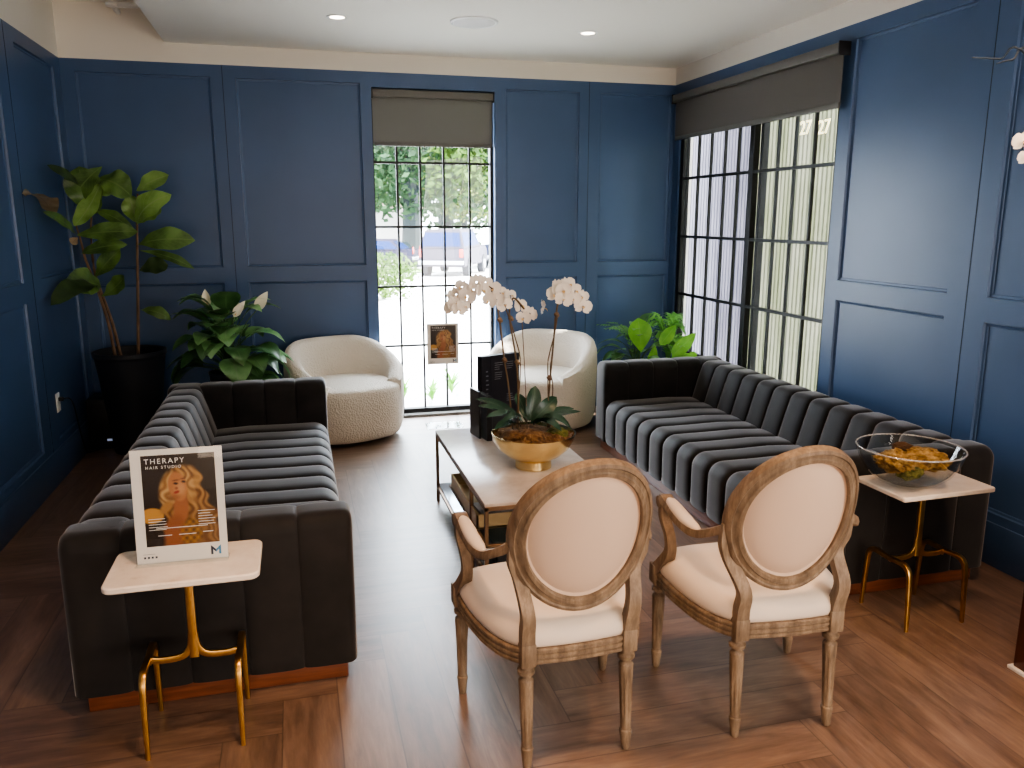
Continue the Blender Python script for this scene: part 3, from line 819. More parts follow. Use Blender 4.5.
# fiddle leaf fig
fl = Vector((.345, -.42, 0))
t = empty('fiddle_leaf_fig', fl)
pot('pot', t, [(0, .0), (.150, .0), (.155, .01), (.170, .2), (.205, .52), (.222, .655), (.226, .668), (.234, .676), (.236, .705), (.226, .708), (.216, .70), (.206, .62), (.19, .60)], pot_m)
bm = NB(); lathe(bm, [(0, .655), (.10, .652), (.208, .645)], 32, cap=False); obj('soil', bm, soil, t)
fc = lambda a, b: (20 + a * .2734, 150 + b * .2734)
def FP(a, b, dy=0):
    p = P(*fc(a, b), -.42 + dy)
    if p.x < .05:      # keep foliage in front of the left wall
        d = p - CAM; p = CAM + d * ((.05 - CAM.x) / d.x)
    return p
trunks = [[(350, 750), (325, 640), (290, 530), (240, 400), (222, 330), (205, 275)], [(372, 750), (340, 640), (303, 535), (275, 455), (262, 350), (262, 240), (290, 130)], [(430, 750), (432, 600), (430, 440), (428, 280), (430, 160)]]
for k, tr in enumerate(trunks):
    bm = NB(); pts = [FP(a, b, (-.02, .04, 0)[k]) for a, b in tr]; pts[0].z = .62
    tube(bm, smooth_path(pts, 4), [.011, .010, .009, .008, .006, .004][:len(pts)], 8); local(t, bm); obj('trunk', bm, bark, t)
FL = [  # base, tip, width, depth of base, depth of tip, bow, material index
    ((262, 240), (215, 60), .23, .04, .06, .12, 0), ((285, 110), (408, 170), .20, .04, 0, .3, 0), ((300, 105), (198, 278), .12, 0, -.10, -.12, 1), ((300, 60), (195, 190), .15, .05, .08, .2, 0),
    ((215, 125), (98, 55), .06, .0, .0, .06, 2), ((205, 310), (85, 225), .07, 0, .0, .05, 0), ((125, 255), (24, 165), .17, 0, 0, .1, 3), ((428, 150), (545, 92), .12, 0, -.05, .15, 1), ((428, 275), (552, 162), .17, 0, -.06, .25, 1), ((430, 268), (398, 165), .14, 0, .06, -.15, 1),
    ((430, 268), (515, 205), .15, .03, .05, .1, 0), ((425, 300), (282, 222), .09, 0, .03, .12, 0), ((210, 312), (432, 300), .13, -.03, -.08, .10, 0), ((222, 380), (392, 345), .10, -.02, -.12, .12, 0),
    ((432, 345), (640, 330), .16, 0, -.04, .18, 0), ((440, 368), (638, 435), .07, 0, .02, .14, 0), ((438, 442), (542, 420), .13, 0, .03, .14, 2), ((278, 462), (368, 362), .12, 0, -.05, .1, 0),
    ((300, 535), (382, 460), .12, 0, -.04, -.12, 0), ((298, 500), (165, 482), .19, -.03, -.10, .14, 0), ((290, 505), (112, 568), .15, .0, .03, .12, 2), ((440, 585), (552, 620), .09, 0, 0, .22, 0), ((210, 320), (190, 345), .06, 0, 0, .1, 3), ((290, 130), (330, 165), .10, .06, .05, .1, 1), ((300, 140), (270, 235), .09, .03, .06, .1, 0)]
bm = NB()
for (a, b, w, d0, d1, bow, mi) in FL:
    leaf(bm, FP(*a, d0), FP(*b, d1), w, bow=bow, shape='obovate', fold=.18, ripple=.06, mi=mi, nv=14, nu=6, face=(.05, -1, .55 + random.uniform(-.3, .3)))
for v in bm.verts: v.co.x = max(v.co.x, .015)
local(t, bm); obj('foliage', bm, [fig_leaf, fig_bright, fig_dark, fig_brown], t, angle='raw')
tag(t, 'tall fiddle leaf fig in a tapered black pot in the left corner', 'potted plant')

# peace lily
def lily_like(bm, c, n, rad, hmin, hmax, ll, lw, seed, mi=(0, 1), petiole=True, pm=2, droop=.6):
    rnd = random.Random(seed)
    for k in range(n):
        a = 2.4 * k + rnd.uniform(-.3, .3); f = rnd.random() ** .7
        r = rad * (.25 + .75 * f); h = hmax - (hmax - hmin) * f ** 1.3 + rnd.uniform(-.05, .05)
        d = Vector((math.cos(a), math.sin(a), 0)); p = Vector(c) + d * r * .72 + Vector((0, 0, h))
        if petiole:
            tube(bm, smooth_path([Vector(c) + d * .02, Vector(c) + d * r * .3 + Vector((0, 0, h * .7)), p], 4), [.004, .003, .0025], 5)
        l = ll * rnd.uniform(.8, 1.2); el = (-droop + (1 - f) * 1.3) + rnd.uniform(-.25, .25)
        tip = p + (d * math.cos(el) + Vector((0, 0, math.sin(el)))) * l
        leaf(bm, p, tip, lw * rnd.uniform(.85, 1.2), bow=rnd.uniform(.12, .25), shape='ovate', fold=.22, ripple=.015, mi=rnd.choice(mi))
c0 = Vector((1.028, -.90, 0)); t = empty('peace_lily', c0)
pot('pot', t, [(0, 0), (.115, 0), (.118, .01), (.128, .55), (.128, .60), (.135, .604), (.135, .615), (.124, .615), (.120, .57)], steel)
bm = NB(); lathe(bm, [(0, .575), (.121, .57)], 24, cap=False); obj('soil', bm, soil, t)
bm = NB(); lily_like(bm, (0, 0, .57), 66, .27, .02, .48, .22, .165, 5, droop=.7)
for v in bm.verts: v.co.y = max(v.co.y, -.315)
obj('foliage', bm, [lily_leaf, lily_light, green_stem], t, angle='raw')
for k, (a, b, c, dd) in enumerate((((318, 210), (300, 95), .05, -.02), ((492, 280), (568, 172), .045, -.16), ((645, 235), (718, 110), .06, -.05))):
    lc = lambda q: P(160 + q[0] * .1498, 275 + q[1] * .1498, -.90 + dd) - c0
    bm = NB(); base = lc(a); tip = lc(b); leaf(bm, base, tip, c * 1.15, shape='ovate', fold=.7, bow=.1, face=(0, -1, .2))
    sp = obj('spathe', bm, spathe_m, t, angle='raw')
    bm = NB(); tube(bm, smooth_path([Vector((0, -.01, .6)), (base + Vector((0, 0, .6))) / 2 + Vector((0, 0, .08)), base], 4), .003, 6); obj('flower_stalk', bm, green_stem, sp)
    bm = NB(); tube(bm, [base + (tip - base) * .12 + Vector((0, -.006, 0)), base + (tip - base) * .55 + Vector((0, -.006, 0))], [.005, .003], 8); obj('spadix', bm, lip_m, sp)
tag(t, 'peace lily with three white flowers in a steel pot', 'potted plant')

# plants in the right corner
def frond(bm, pts, ll, lw, n=13, mi=0):
    path = smooth_path(pts, 6); N_ = len(path)
    tube(bm, path, [.003, .0015], 5)
    for k in range(n):
        i = int((.25 + .75 * k / (n - 1)) * (N_ - 2)); p = path[i]; d = (path[i + 1] - path[i]).normalized()
        s = d.cross(Vector((0, 0, 1))).normalized(); f = math.sin(PI * (.15 + .85 * k / n)) ** .6
        for sg in (-1, 1):
            tip = p + (s * sg * .8 + d * .6 + Vector((0, 0, -.15))).normalized() * ll * f
            leaf(bm, p, tip, lw, shape='lance', bow=.1, nu=2, nv=5, mi=mi)
tp = empty('fern_plant', (4.33, -.52, 0))
pot('pot', tp, [(0, 0), (.13, 0), (.15, .3), (.16, .44), (.15, .44), (.14, .40)], pot_m)
bm = NB(); lathe(bm, [(0, .41), (.143, .40)], 24, cap=False); obj('soil', bm, soil, tp)
bm = NB(); rnd = random.Random(3)
for k in range(20):
    a = 2.4 * k; r = rnd.uniform(.07, .22); h = rnd.uniform(.26, .46)
    if math.cos(a) > .6: r = .10
    d = Vector((math.cos(a), math.sin(a), 0))
    frond(bm, [Vector((0, 0, .40)), d * r * .3 + Vector((0, 0, .40 + h * .7)), d * r * .8 + Vector((0, 0, .40 + h)), d * (r * 1.3) + Vector((0, 0, .34 + h))], .085, .020)
obj('foliage', bm, [fern_leaf], tp, angle='raw')
bm = NB()
for (bx, tx, w_) in (((660, 345), (676, 325), .10), ((672, 356), (696, 333), .11), ((668, 362), (692, 354), .07), ((690, 352), (695, 362), .08)):
    leaf(bm, P(*bx, -.72) - Vector((4.33, -.52, 0)), P(*tx, -.70) - Vector((4.33, -.52, 0)), w_, shape='ovate', face=(-.2, -1, .4), bow=.05, fold=.1)
obj('broad_leaf', bm, bright_leaf, tp, angle='raw')
tag(tp, 'feathery bright green plant in the right corner beside the wide window', 'potted plant')
tp = empty('leafy_plant', (4.02, -.62, 0))
pot('pot', tp, [(0, 0), (.11, 0), (.13, .3), (.14, .42), (.13, .42), (.12, .38)], pot_m)
bm = NB(); lathe(bm, [(0, .39), (.123, .38)], 24, cap=False); obj('soil', bm, soil, tp)
bm = NB(); lily_like(bm, (0, 0, .38), 26, .22, .10, .32, .19, .085, 11, mi=(0, 1, 1))
for a in (2.6, 3.4, 2.0, 1.2):
    d = Vector((math.cos(a), math.sin(a), 0)); frond(bm, [Vector((0, 0, .38)), d * .08 + Vector((0, 0, .66)), d * .2 + Vector((0, 0, .76)), d * .32 + Vector((0, 0, .77))], .06, .016, 11, mi=3)
obj('foliage', bm, [lily_leaf, lily_light, green_stem, fern_leaf], tp, angle='raw')
bm = NB()
o0 = Vector((4.02, -.62, 0))
leaf(bm, P(641, 352, -.78) - o0, P(638, 318, -.74) - o0, .19, shape='obovate', face=(-.1, -1, .3), bow=.05, fold=.08)
leaf(bm, P(650, 368, -.80) - o0, P(655, 345, -.80) - o0, .08, shape='ovate', face=(-.1, -1, .3), bow=.05, fold=.08)
obj('broad_leaf', bm, bright_leaf, tp, angle='raw')
tag(tp, 'low leafy green plant behind the far arm of the right sofa', 'potted plant')

# ------------------------------------------------------------------ orchid in gold bowl
BC = Vector((2.535, -2.79, .42)); t = empty('orchid_arrangement', BC)
pot('bowl', t, [(0, .001), (.086, .001), (.088, .004), (.086, .040), (.090, .044), (.13, .064), (.170, .100), (.193, .140), (.202, .172), (.197, .172), (.187, .140), (.164, .104), (.12, .07), (0, .05)], gold, seg=56)
bm = NB(); rnd = random.Random(4)
lathe(bm, [(0, .178), (.08, .176), (.14, .170), (.190, .155)], 40, cap=False)
for v in bm.verts: v.co.z += .03 * (noise.noise(v.co * 22)); 
obj('moss', bm, moss_brown, t)
for (x, y, r, mm) in ((-.03, -.09, .062, moss_brown), (.10, -.06, .055, moss_green), (-.11, -.04, .05, moss_brown)):
    bm = NB(); bmesh.ops.create_icosphere(bm, subdivisions=4, radius=r)
    for v in bm.verts: v.co *= 1 + .18 * noise.noise(v.co * 30 + Vector((x * 50, 0, 0))); v.co.z *= .6; v.co += Vector((x, y, .172))
    obj('moss_clump', bm, mm, t)
oc = lambda a, b: (465 + a * .1465, 380 + b * .1465)
bm = NB()
def OP(px, py, dy=0): return P(px, py, BC.y + dy) - BC
for (bx, tx, w_, d0, d1, bow, up) in (((400, 290), (70, 130), .062, 0, .02, .10, 1), ((390, 300), (85, 178), .055, 0, -.06, .10, 1), ((390, 310), (145, 255), .055, 0, -.12, .16, 1), ((380, 320), (200, 340), .05, -.02, -.14, .18, 1),
        ((440, 280), (480, 40), .075, 0, .05, .05, 0), ((450, 285), (625, 115), .075, 0, .03, .12, 0), ((450, 290), (745, 195), .055, 0, -.02, .08, 1), ((460, 300), (790, 215), .045, .03, .06, .07, 1), ((470, 300), (725, 330), .06, 0, -.08, .30, 1), ((470, 310), (600, 260), .06, 0, -.12, .15, 1), ((430, 280), (350, 90), .06, 0, .10, .1, 0), ((420, 300), (250, 290), .05, -.02, -.13, .22, 1), ((470, 300), (660, 350), .05, -.02, -.13, .25, 1), ((450, 300), (590, 180), .06, .03, .12, .1, 1)):
    leaf(bm, OP(*oc(*bx), d0), OP(*oc(*tx), d1), w_, bow=bow, shape='strap', fold=.22, nv=10, face=((0, -.4, 1) if up else (0, -1, .4)))
obj('leaves', bm, orchid_leaf, t, angle='raw')
kc = lambda a, b: (440 + a * .15625, 270 + b * .15625)
def KP(a, b, dy=0): return OP(*kc(a, b), dy)
stems = [([(470, 1000), (440, 760), (410, 560), (382, 330), (350, 180), (250, 110), (140, 120), (110, 200)], .02, .0045),
         ([(500, 1000), (500, 760), (485, 560), (445, 290), (470, 180), (540, 250)], -.02, .0045),
         ([(480, 1000), (515, 620), (480, 430), (440, 300), (380, 160), (290, 90)], .0, .003),
         ([(560, 1000), (548, 760), (528, 380), (526, 340)], .01, .0022),
         ([(690, 900), (700, 760), (725, 480), (748, 250), (780, 150), (860, 120), (905, 200)], .02, .0045),
         ([(700, 900), (690, 640), (700, 540), (735, 400), (755, 270)], .01, .003), ([(700, 900), (722, 760), (705, 640), (722, 520), (738, 300)], .03, .003)]
for pts, dy, r in stems:
    bm = NB(); q = [KP(a, b, dy) for a, b in pts]; q[0] = Vector((max(-.1, min(.1, q[0].x)), q[0].y, .15))
    tube(bm, smooth_path(q, 5), r, 7); obj('stem', bm, stem_m, t)
# ties / nodes
for (a, b) in ((385, 320), (455, 310), (748, 285), (415, 575), (495, 590), (700, 690)):
    bm = NB(); bmesh.ops.create_icosphere(bm, subdivisions=2, radius=.013)
    p = KP(a, b, 0)
    for v in bm.verts: v.co *= 1 + .5 * noise.noise(v.co * 90); v.co += p
    obj('stem_tie', bm, bark, t)
def blossom_mesh():
    bm = NB()
    def pet(ang, l, w, dz=0):
        d = Vector((math.sin(ang), 0, math.cos(ang))); leaf(bm, d * .004, d * l + Vector((0, dz, 0)), w, shape='strap' if w > l else 'ovate', face=(0, -1, 0), bow=-.10, fold=-.1, ripple=.03, nv=7)
    for a, l, w in ((0, .040, .030), (R_(125), .040, .028), (R_(-125), .040, .028)): pet(a, l, w, .004)
    for a in (R_(70), R_(-70)): pet(a, .044, .050, -.006)
    n0 = len(bm.faces)
    leaf(bm, Vector((0, -.003, 0)), Vector((0, -.020, -.014)), .016, shape='ovate', fold=.5, bow=.1)
    bm.faces.ensure_lookup_table()
    for f in bm.faces[n0:]: f.material_index = 1
    me = bpy.data.meshes.new('blossom'); bm.to_mesh(me); bm.free()
    for p in me.polygons: p.use_smooth = True
    me.materials.append(petal); me.materials.append(lip_m); return me
bme = blossom_mesh(); rnd = random.Random(9)
fl_pos = [(95, 215, -.0), (140, 110, .0), (105, 160, .03), (175, 170, -.03), (150, 235, -.02), (235, 80, .0), (290, 80, .02), (215, 130, -.03), (270, 130, -.03), (330, 125, 0), (315, 200, -.04), (385, 150, -.0), (415, 225, -.04), (450, 165, .01), (360, 190, -.03), (515, 230, -.01), (535, 310, -.04), (575, 280, -.01), (80, 240, .02), (120, 255, -.03),
          (820, 95, .02), (750, 110, 0), (790, 190, -.04), (850, 190, -.03), (865, 135, .0), (905, 170, .03), (915, 235, -.02), (790, 130, -.03), (740, 160, -.01), (660, 245, 0)]
for k, (a, b, dy) in enumerate(fl_pos):
    o = bpy.data.objects.new('blossom', bme); COL.objects.link(o); o.parent = t
    o.location = KP(a, b, dy); s = rnd.uniform(.85, 1.12); o.scale = (s, s, s)
    o.rotation_euler = (R_(rnd.uniform(-25, 10)), R_(rnd.uniform(-25, 25)), R_(rnd.uniform(-45, 35)))
    if k == len(fl_pos) - 1: o.rotation_euler = (0, R_(10), R_(80))
tag(t, 'white orchids with long stems in a gold footed bowl on coffee table', 'flower arrangement')

# black display boxes on the coffee table
t = empty('display_folder', (2.545, -2.06, .42), R_(20))
bm = NB()
box(bm, -.128, .128, -.022, .022, .001, .43, .002, 1)
obj('cover', bm, dpurple, t, smooth=False)
rnd = random.Random(2)
for blk in ((.385, -.02), (.33, -.02), (.385, .06), (.2, .06), (.12, -.02)):
    for k in range(4):
        bm = NB(); z = blk[0] - k * .012; w_ = rnd.uniform(.03, .055)
        box(bm, blk[1] - .02, blk[1] - .02 + w_, -.0228, -.022, z, z + .003); obj('print_line', bm, greytxt, t, smooth=False)
for k in range(9):
    bm = NB(); box(bm, -.098, -.082 + rnd.uniform(-.006, .004), -.0228, -.022, .14 + k * .025, .147 + k * .025); obj('spine_print', bm, greytxt, t, smooth=False)
bm = NB(); box(bm, -.066, -.064, -.0235, -.021, .002, .43); obj('fold', bm, black_p, t, smooth=False)
tag(t, 'tall black printed display box standing behind the orchid leaves', 'box')
for k, (x, y, h, w_, lab) in enumerate(((2.425, -2.235, .245, .03, 'short black box in front of the tall printed display box'), (2.385, -2.175, .26, .012, 'thin black booklet at the left end of the standing boxes'))):
    bm = NB(); box(bm, -w_ / 2, w_ / 2, -.07, .07, 0, h, .002, 1); o = obj('carton' if k == 0 else 'booklet', bm, dpurple, smooth=False); o.location = (x, y, .4205); o.rotation_euler = (0, 0, R_(9)); tag(o, lab, 'box' if k == 0 else 'booklet')

# ================================================================== POSTER SIGNS
def portrait_color(u, v):
    """u,v in 0..1 (v up): warm portrait of a person with long wavy blonde hair on dark brown"""
    def sm(a, b, x): 
        k = max(0, min(1, (x - a) / (b - a))); return k * k * (3 - 2 * k)
    def mix(c, d, k): return tuple(p + (q - p) * k for p, q in zip(c, d))
    def ell(cx, cy, rx, ry, s=.25, rot=0):
        x, y = u - cx, v - cy; c_, s_ = math.cos(rot), math.sin(rot); x, y = x * c_ + y * s_, -x * s_ + y * c_
        return 1 - sm(1 - s, 1 + s, math.hypot(x / rx, y / ry))
    nz = noise.noise(Vector((u * 5, v * 4, 0)))
    col = mix((.030, .019, .013), (.055, .035, .022), v)
    lamp = ell(.10, .34, .16, .085, .1); col = mix(col, (.78, .47, .13), lamp)
    # body of hair
    wav = .035 * math.sin(v * 34 + u * 6) + .03 * nz
    cx = .56 + .10 * (1 - v)
    half = .20 + .19 * sm(.75, .15, v) - .05 * sm(.8, .95, v)
    hair = (1 - sm(half - .03, half + .03, abs(u - cx + wav))) * (1 - sm(.84, .90, v + .9 * (u - .56) ** 2))
    strand = .5 + .5 * math.sin((u + wav * 1.1) * 46 + v * 6 + 7 * nz)
    hc = mix((.22, .105, .035), (.72, .46, .19), strand * (.35 + .65 * sm(.0, .9, v)))
    col = mix(col, hc, hair)
    left = ell(.36, .62, .13, .20, .25, -.35); col = mix(col, mix((.42, .24, .09), (.85, .62, .32), strand), left)
    cl = ell(.30, .42, .10, .05, .35, .5); col = mix(col, (.55, .33, .13), cl)
    # neck, chest
    neck = ell(.50, .40, .10, .17, .2, -.1); col = mix(col, (.50, .22, .10), neck)
    chest = ell(.40, .14, .14, .20, .25, -.3); col = mix(col, (.42, .16, .07), chest)
    vest = ell(.62, .13, .16, .14, .3, .4); col = mix(col, mix((.16, .08, .02), (.62, .34, .08), .5 + .5 * math.sin(u * 60) * math.sin(v * 70)), vest * .75)
    # face, chin raised
    face = ell(.475, .645, .125, .165, .12, .35); col = mix(col, (.66, .33, .16), face)
    col = mix(col, (.82, .48, .27), ell(.50, .62, .07, .07, .6) * face)
    col = mix(col, (.30, .14, .06), ell(.40, .52, .10, .035, .6, .2) * .5)
    for (ex, ey) in ((.56, .695), (.45, .68)):
        col = mix(col, (.07, .03, .02), ell(ex, ey, .032, .013, .5, -.1)); col = mix(col, (.20, .09, .04), ell(ex, ey + .035, .045, .008, .6, .05) * .8)
    col = mix(col, (.34, .12, .06), ell(.455, .628, .022, .016, .6) * .8)
    col = mix(col, (.50, .09, .06), ell(.455, .585, .040, .016, .4, .2))
    # front lock of hair over the cheek
    lock = ell(.655, .63, .05, .22, .35, .25); col = mix(col, mix((.40, .23, .09), (.80, .55, .26), strand), lock)
    return (col[0] * .62, col[1] * .50, col[2] * .38)
def poster_mat():
    m = mat('photo_print', (.5, .5, .5), .25)
    a = N(m, 'ShaderNodeVertexColor'); a.layer_name = 'Col'; L(m, a.outputs[0], BS(m).inputs['Base Color']); return m
photo_m = poster_mat()
def picture(name, parent, w, h, y, z0, x0, nx, ny):
    me = bpy.data.meshes.new(name); vs = []; fs = []
    for j in range(ny + 1):
        for i in range(nx + 1): vs.append((x0 + w * i / nx, y, z0 + h * j / ny))
    for j in range(ny):
        for i in range(nx): k = j * (nx + 1) + i; fs.append((k, k + 1, k + nx + 2, k + nx + 1))
    me.from_pydata(vs, [], fs); ca = me.color_attributes.new('Col', 'FLOAT_COLOR', 'POINT')
    for j in range(ny + 1):
        for i in range(nx + 1): ca.data[j * (nx + 1) + i].color = (*portrait_color(i / nx, j / ny), 1)
    return link(name, me, parent, photo_m)
FM = Matrix.Rotation(PI / 2, 4, 'X')     # text plane: x right, z up, facing -y
def sign(name, loc, rz, lean, w, h, label, cat, detail=True, stand=None):
    t = empty(name, loc, rz); t.rotation_euler = (R_(lean), 0, rz)
    bm = NB(); box(bm, -w / 2, w / 2, -.0015, .0015, 0, h, .0006, 1); c = obj('card', bm, paper, t, smooth=False)
    pw, ph = w * .80, h * .80 - .0; px0 = -w / 2 + w * .115; pz = h * .150
    picture('portrait', c, pw, ph, -.0020, pz, px0, 110, 140)
    k = w / .265
    def tx(s, size, x, z, m=greywhite, sp=1.1): 
        return text_mesh(s, size * k, m, Matrix.Translation((x, -.0026, z)) @ FM, c, spacing=sp)
    tx('THERAPY', .0225, px0 + .009 * k, pz + ph - .026 * k, sp=1.30); tx('HAIR STUDIO', .0125, px0 + .012 * k, pz + ph - .042 * k, sp=1.42)
    bm = NB(); rnd = random.Random(5)
    def ln(x, z, l, th=.0016): box(bm, x, x + l * k, -.0026, -.0021, z, z + th * k)
    for q in range(5): ln(px0 + .010 * k, pz + ph * .30 - q * .0085 * k, rnd.uniform(.035, .055))
    for q in range(6): ln(px0 + pw - .058 * k, pz + ph * .36 - q * .0085 * k, rnd.uniform(.035, .05))
    ln(px0 + .03 * k, pz + .055 * k, .15, .002); ln(px0 + .035 * k, pz + .032 * k, .04, .002); ln(px0 + .095 * k, pz + .032 * k, .05, .002); ln(px0 + .165 * k, pz + .035 * k, .03, .002)
    obj('small_print', bm, greywhite, c, smooth=False)
    # two-tone M mark and the tiny footer line
    mk1 = MATS.get('mark_dark') or mat('mark_dark', (.02, .025, .05), .5); mk2 = MATS.get('mark_teal') or mat('mark_teal', (.05, .22, .38), .5)
    bm = NB(); mw, mh = .030 * k, .030 * k; mx, mz = w / 2 - .050 * k, .014 * k
    def poly(pts, mi):
        f = bm.faces.new([bm.verts.new((mx + a * mw, -.0022, mz + b * mh)) for a, b in pts]); f.material_index = mi
    poly([(0, 0), (.22, 0), (.22, .55), (.22, .62), (0, 1)], 0); poly([(0, 1), (.5, .52), (.5, .22), (.16, .58)], 0)
    poly([(.5, .52), (1, 1), (.84, .58), (.5, .22)], 1); poly([(.78, 0), (1, 0), (1, 1), (.78, .62)], 1)
    obj('logo', bm, [mk1, mk2], c, smooth=False)
    bm = NB()
    for q in range(4): ln(-w / 2 + (.020 + q * .011) * k, .017 * k, .006, .006)
    ln(-w / 2 + .018 * k, .030 * k, .035, .0008)
    obj('footer_print', bm, MATS['mark_dark'], c, smooth=False)
    tag(t, label, cat); return t
s1 = sign('poster_sign', (1.097, -3.868, .5655), R_(-1.5), -5, .262, .352, 'white framed hair salon poster standing on the small marble side table', 'sign')
bm = NB(); box(bm, -.133, .133, -.006, -.003, -.0, .355, .0008, 1); 
slab(bm, [Vector(p) for p in rrect(.266, .07, .004, 2)], 0, .003, .0008); obj('acrylic_holder', bm, acrylic, s1, smooth=False)
# floor stand sign by the back window
t2 = empty('poster_stand', (2.536, -.33, 0), R_(-2))
for x in (-.105, .105):
    bm = NB(); box(bm, x - .012, x + .012, -.003, .003, .004, .50, .001, 1); obj('leg', bm, acrylic, t2, smooth=False)
bm = NB(); box(bm, -.14, .14, -.09, .09, 0, .004, .001, 1); obj('base', bm, acrylic, t2, smooth=False)
s2 = sign('poster_panel', (0, 0, 0), 0, 0, .243, .315, '', 'sign')
s2.parent = t2; s2.location = (0, 0, .49); s2.rotation_euler = (0, 0, 0)
for k_ in ('label', 'category'): del s2[k_]
# flatten depth: the panel's own children hang directly under the stand panel
for ch in [c for c in bpy.data.objects if c.parent == s2]:
    ch.parent = t2
    ch.matrix_parent_inverse = Matrix.Identity(4); ch.location = (0, 0, .49)
bpy.data.objects.remove(s2)
tag(t2, 'portrait poster on a clear floor stand in front of the back window', 'sign')

# ================================================================== GLASS BOWL OF MOSS
GB = Vector((3.762, -3.835, .5655)); t = empty('glass_bowl', GB)
pot('bowl', t, [(0, .002), (.07, .002), (.078, .004), (.115, .022), (.155, .058), (.183, .105), (.196, .150), (.198, .153), (.190, .152), (.177, .108), (.149, .063), (.110, .029), (.07, .012), (0, .010)], bowlglass, seg=56)
rimg = mat('glass_rim_highlight', (.8, .8, .78), .1, spec=.8); BS(rimg).inputs['Alpha'].default_value = .28  # pale ring along the bowl edge, a highlight put in as colour
bm = NB(); tube(bm, [(.1955 * math.cos(2 * PI * k / 56), .1955 * math.sin(2 * PI * k / 56), .154) for k in range(56)], .0030, 6, closed=True); obj('rim', bm, rimg, t)
tag(t, 'wide clear glass bowl on the right marble side table', 'bowl')
def clump(name, c, r, m, lab, seed, sq=.62, amp=.28):
    bm = NB(); bmesh.ops.create_icosphere(bm, subdivisions=5, radius=1)
    for v in bm.verts:
        d = v.co.normalized(); k = 1 + amp * noise.fractal(d * 2.2 + Vector((seed, 0, 0)), 1, 2, 4) + .12 * noise.noise(d * 14 + Vector((0, seed, 0)))
        v.co = Vector((d.x * r[0], d.y * r[1], d.z * r[2])) * k + Vector(c)
    o = obj(name, bm, m, angle='all'); o.location = (0, 0, 0); tag(o, lab, 'moss'); return o
clump('dried_moss', GB + Vector((-.075, -.02, .108)), (.070, .075, .040), moss_gold, 'golden dried moss on the left of the glass bowl', 1)
clump('dried_moss', GB + Vector((.055, -.01, .104)), (.085, .090, .042), moss_gold, 'larger golden dried moss on the right of the glass bowl', 7)
clump('green_moss', GB + Vector((-.055, -.07, .077)), (.058, .035, .026), moss_green, 'green moss clump low in the glass bowl', 3)
clump('dark_moss', GB + Vector((0, .045, .142)), (.040, .030, .018), moss_dark, 'dark seed pod on top of the moss in the glass bowl', 5)

# ================================================================== SPEAKER BOX, OUTLET, CORD
t = empty('floor_speaker', (.17, -.36, 0)); bm = NB(); box(bm, -.115, .115, -.11, .12, 0, .36, .01); obj('cabinet', bm, black_p, t)
bm = NB(); box(bm, .0, .10, -.1125, -.110, .060, .075); obj('badge', bm, mat('pale_badge', (.55, .62, .85), .4, emit=(.55, .65, 1), estr=.25), t, smooth=False)
bm = NB(); box(bm, -.10, .10, -.1125, -.110, .09, .33, .001); obj('grille', bm, black_m, t)
t.location = (.135, -.255, 0)
tag(t, 'black box with a pale badge on the floor behind the fig pot', 'speaker')
t = empty('wall_outlet', (0, -.916, .47)); bm = NB(); box(bm, .0, .006, -.036, .036, -.058, .058, .002); obj('cover_plate', bm, white_pl, t)
for z in (-.022, .022):
    bm = NB(); box(bm, .006, .008, -.016, .016, z - .014, z + .014, .001); obj('socket', bm, white_pl, t)
tag(t, 'white wall outlet low on the left blue wall', 'outlet')
t = empty('power_cord', (0, -.916, .49)); bm = NB(); box(bm, .008, .035, -.012, .012, -.012, .012, .003); obj('plug', bm, black_p, t)
bm = NB(); tube(bm, smooth_path([(.03, 0, 0), (.06, .03, -.005), (.06, .12, -.08), (.035, .30, -.30), (.03, .42, -.46), (.05, .50, -.482), (.08, .53, -.482)], 6), .004, 7); obj('cable', bm, black_p, t)
tag(t, 'black plug and cord in the left wall outlet', 'cord')

# ================================================================== PEDESTAL WITH FLOWERS (right edge)
t = empty('wooden_pedestal', (4.045, -4.415, 0)); redw = mat('dark_red_wood', (.06, .014, .009), .3)
f = noise_tex(redw, scale=8, detail=4, stretch=(4, 4, .6)); colored(redw, f, [(.3, (.035, .008, .005)), (.7, (.10, .025, .014))])
bm = NB()
for x in (-.13, .13):
    for y in (-.13, .13): pass
obj('body', (lambda b: (box(b, -.14, .14, -.14, .14, .012, .95, .006), b)[1])(bm), redw, t)
bm = NB(); box(bm, -.155, .155, -.155, .155, .95, .975, .005); obj('top', bm, redw, t)
bm = NB(); box(bm, -.152, .152, -.152, .152, 0, .014, .003); obj('foot_pad', bm, white_pl, t)
tag(t, 'dark red wood pedestal at the right edge of the floor', 'pedestal')
t = empty('twig_arrangement', (4.06, -4.455, .9755))
pot('vase', t, [(0, 0), (.06, 0), (.085, .06), (.095, .16), (.07, .26), (.045, .32), (.05, .35), (.043, .35), (.035, .31)], white_pl)
o0 = Vector((4.06, -4.455, .9755))
for pts in ([(0, 0, .1), (-.02, .03, .6), P(1032, 60, -4.3) - o0, P(1000, 59, -4.25) - o0, P(972, 57.5, -4.22) - o0], [(0, 0, .1), (-.03, .0, .55), P(1040, 62, -4.3) - o0, P(1012, 60, -4.28) - o0, P(996, 64, -4.26) - o0], [(0, 0, .1), (-.03, -.02, .5), P(1045, 120, -4.33) - o0, P(1030, 135, -4.33) - o0, P(1022, 150, -4.33) - o0]):
    bm = NB(); tube(bm, smooth_path(pts, 6), [.006, .005, .004, .003, .0018], 6); obj('twig', bm, seam_m, t)
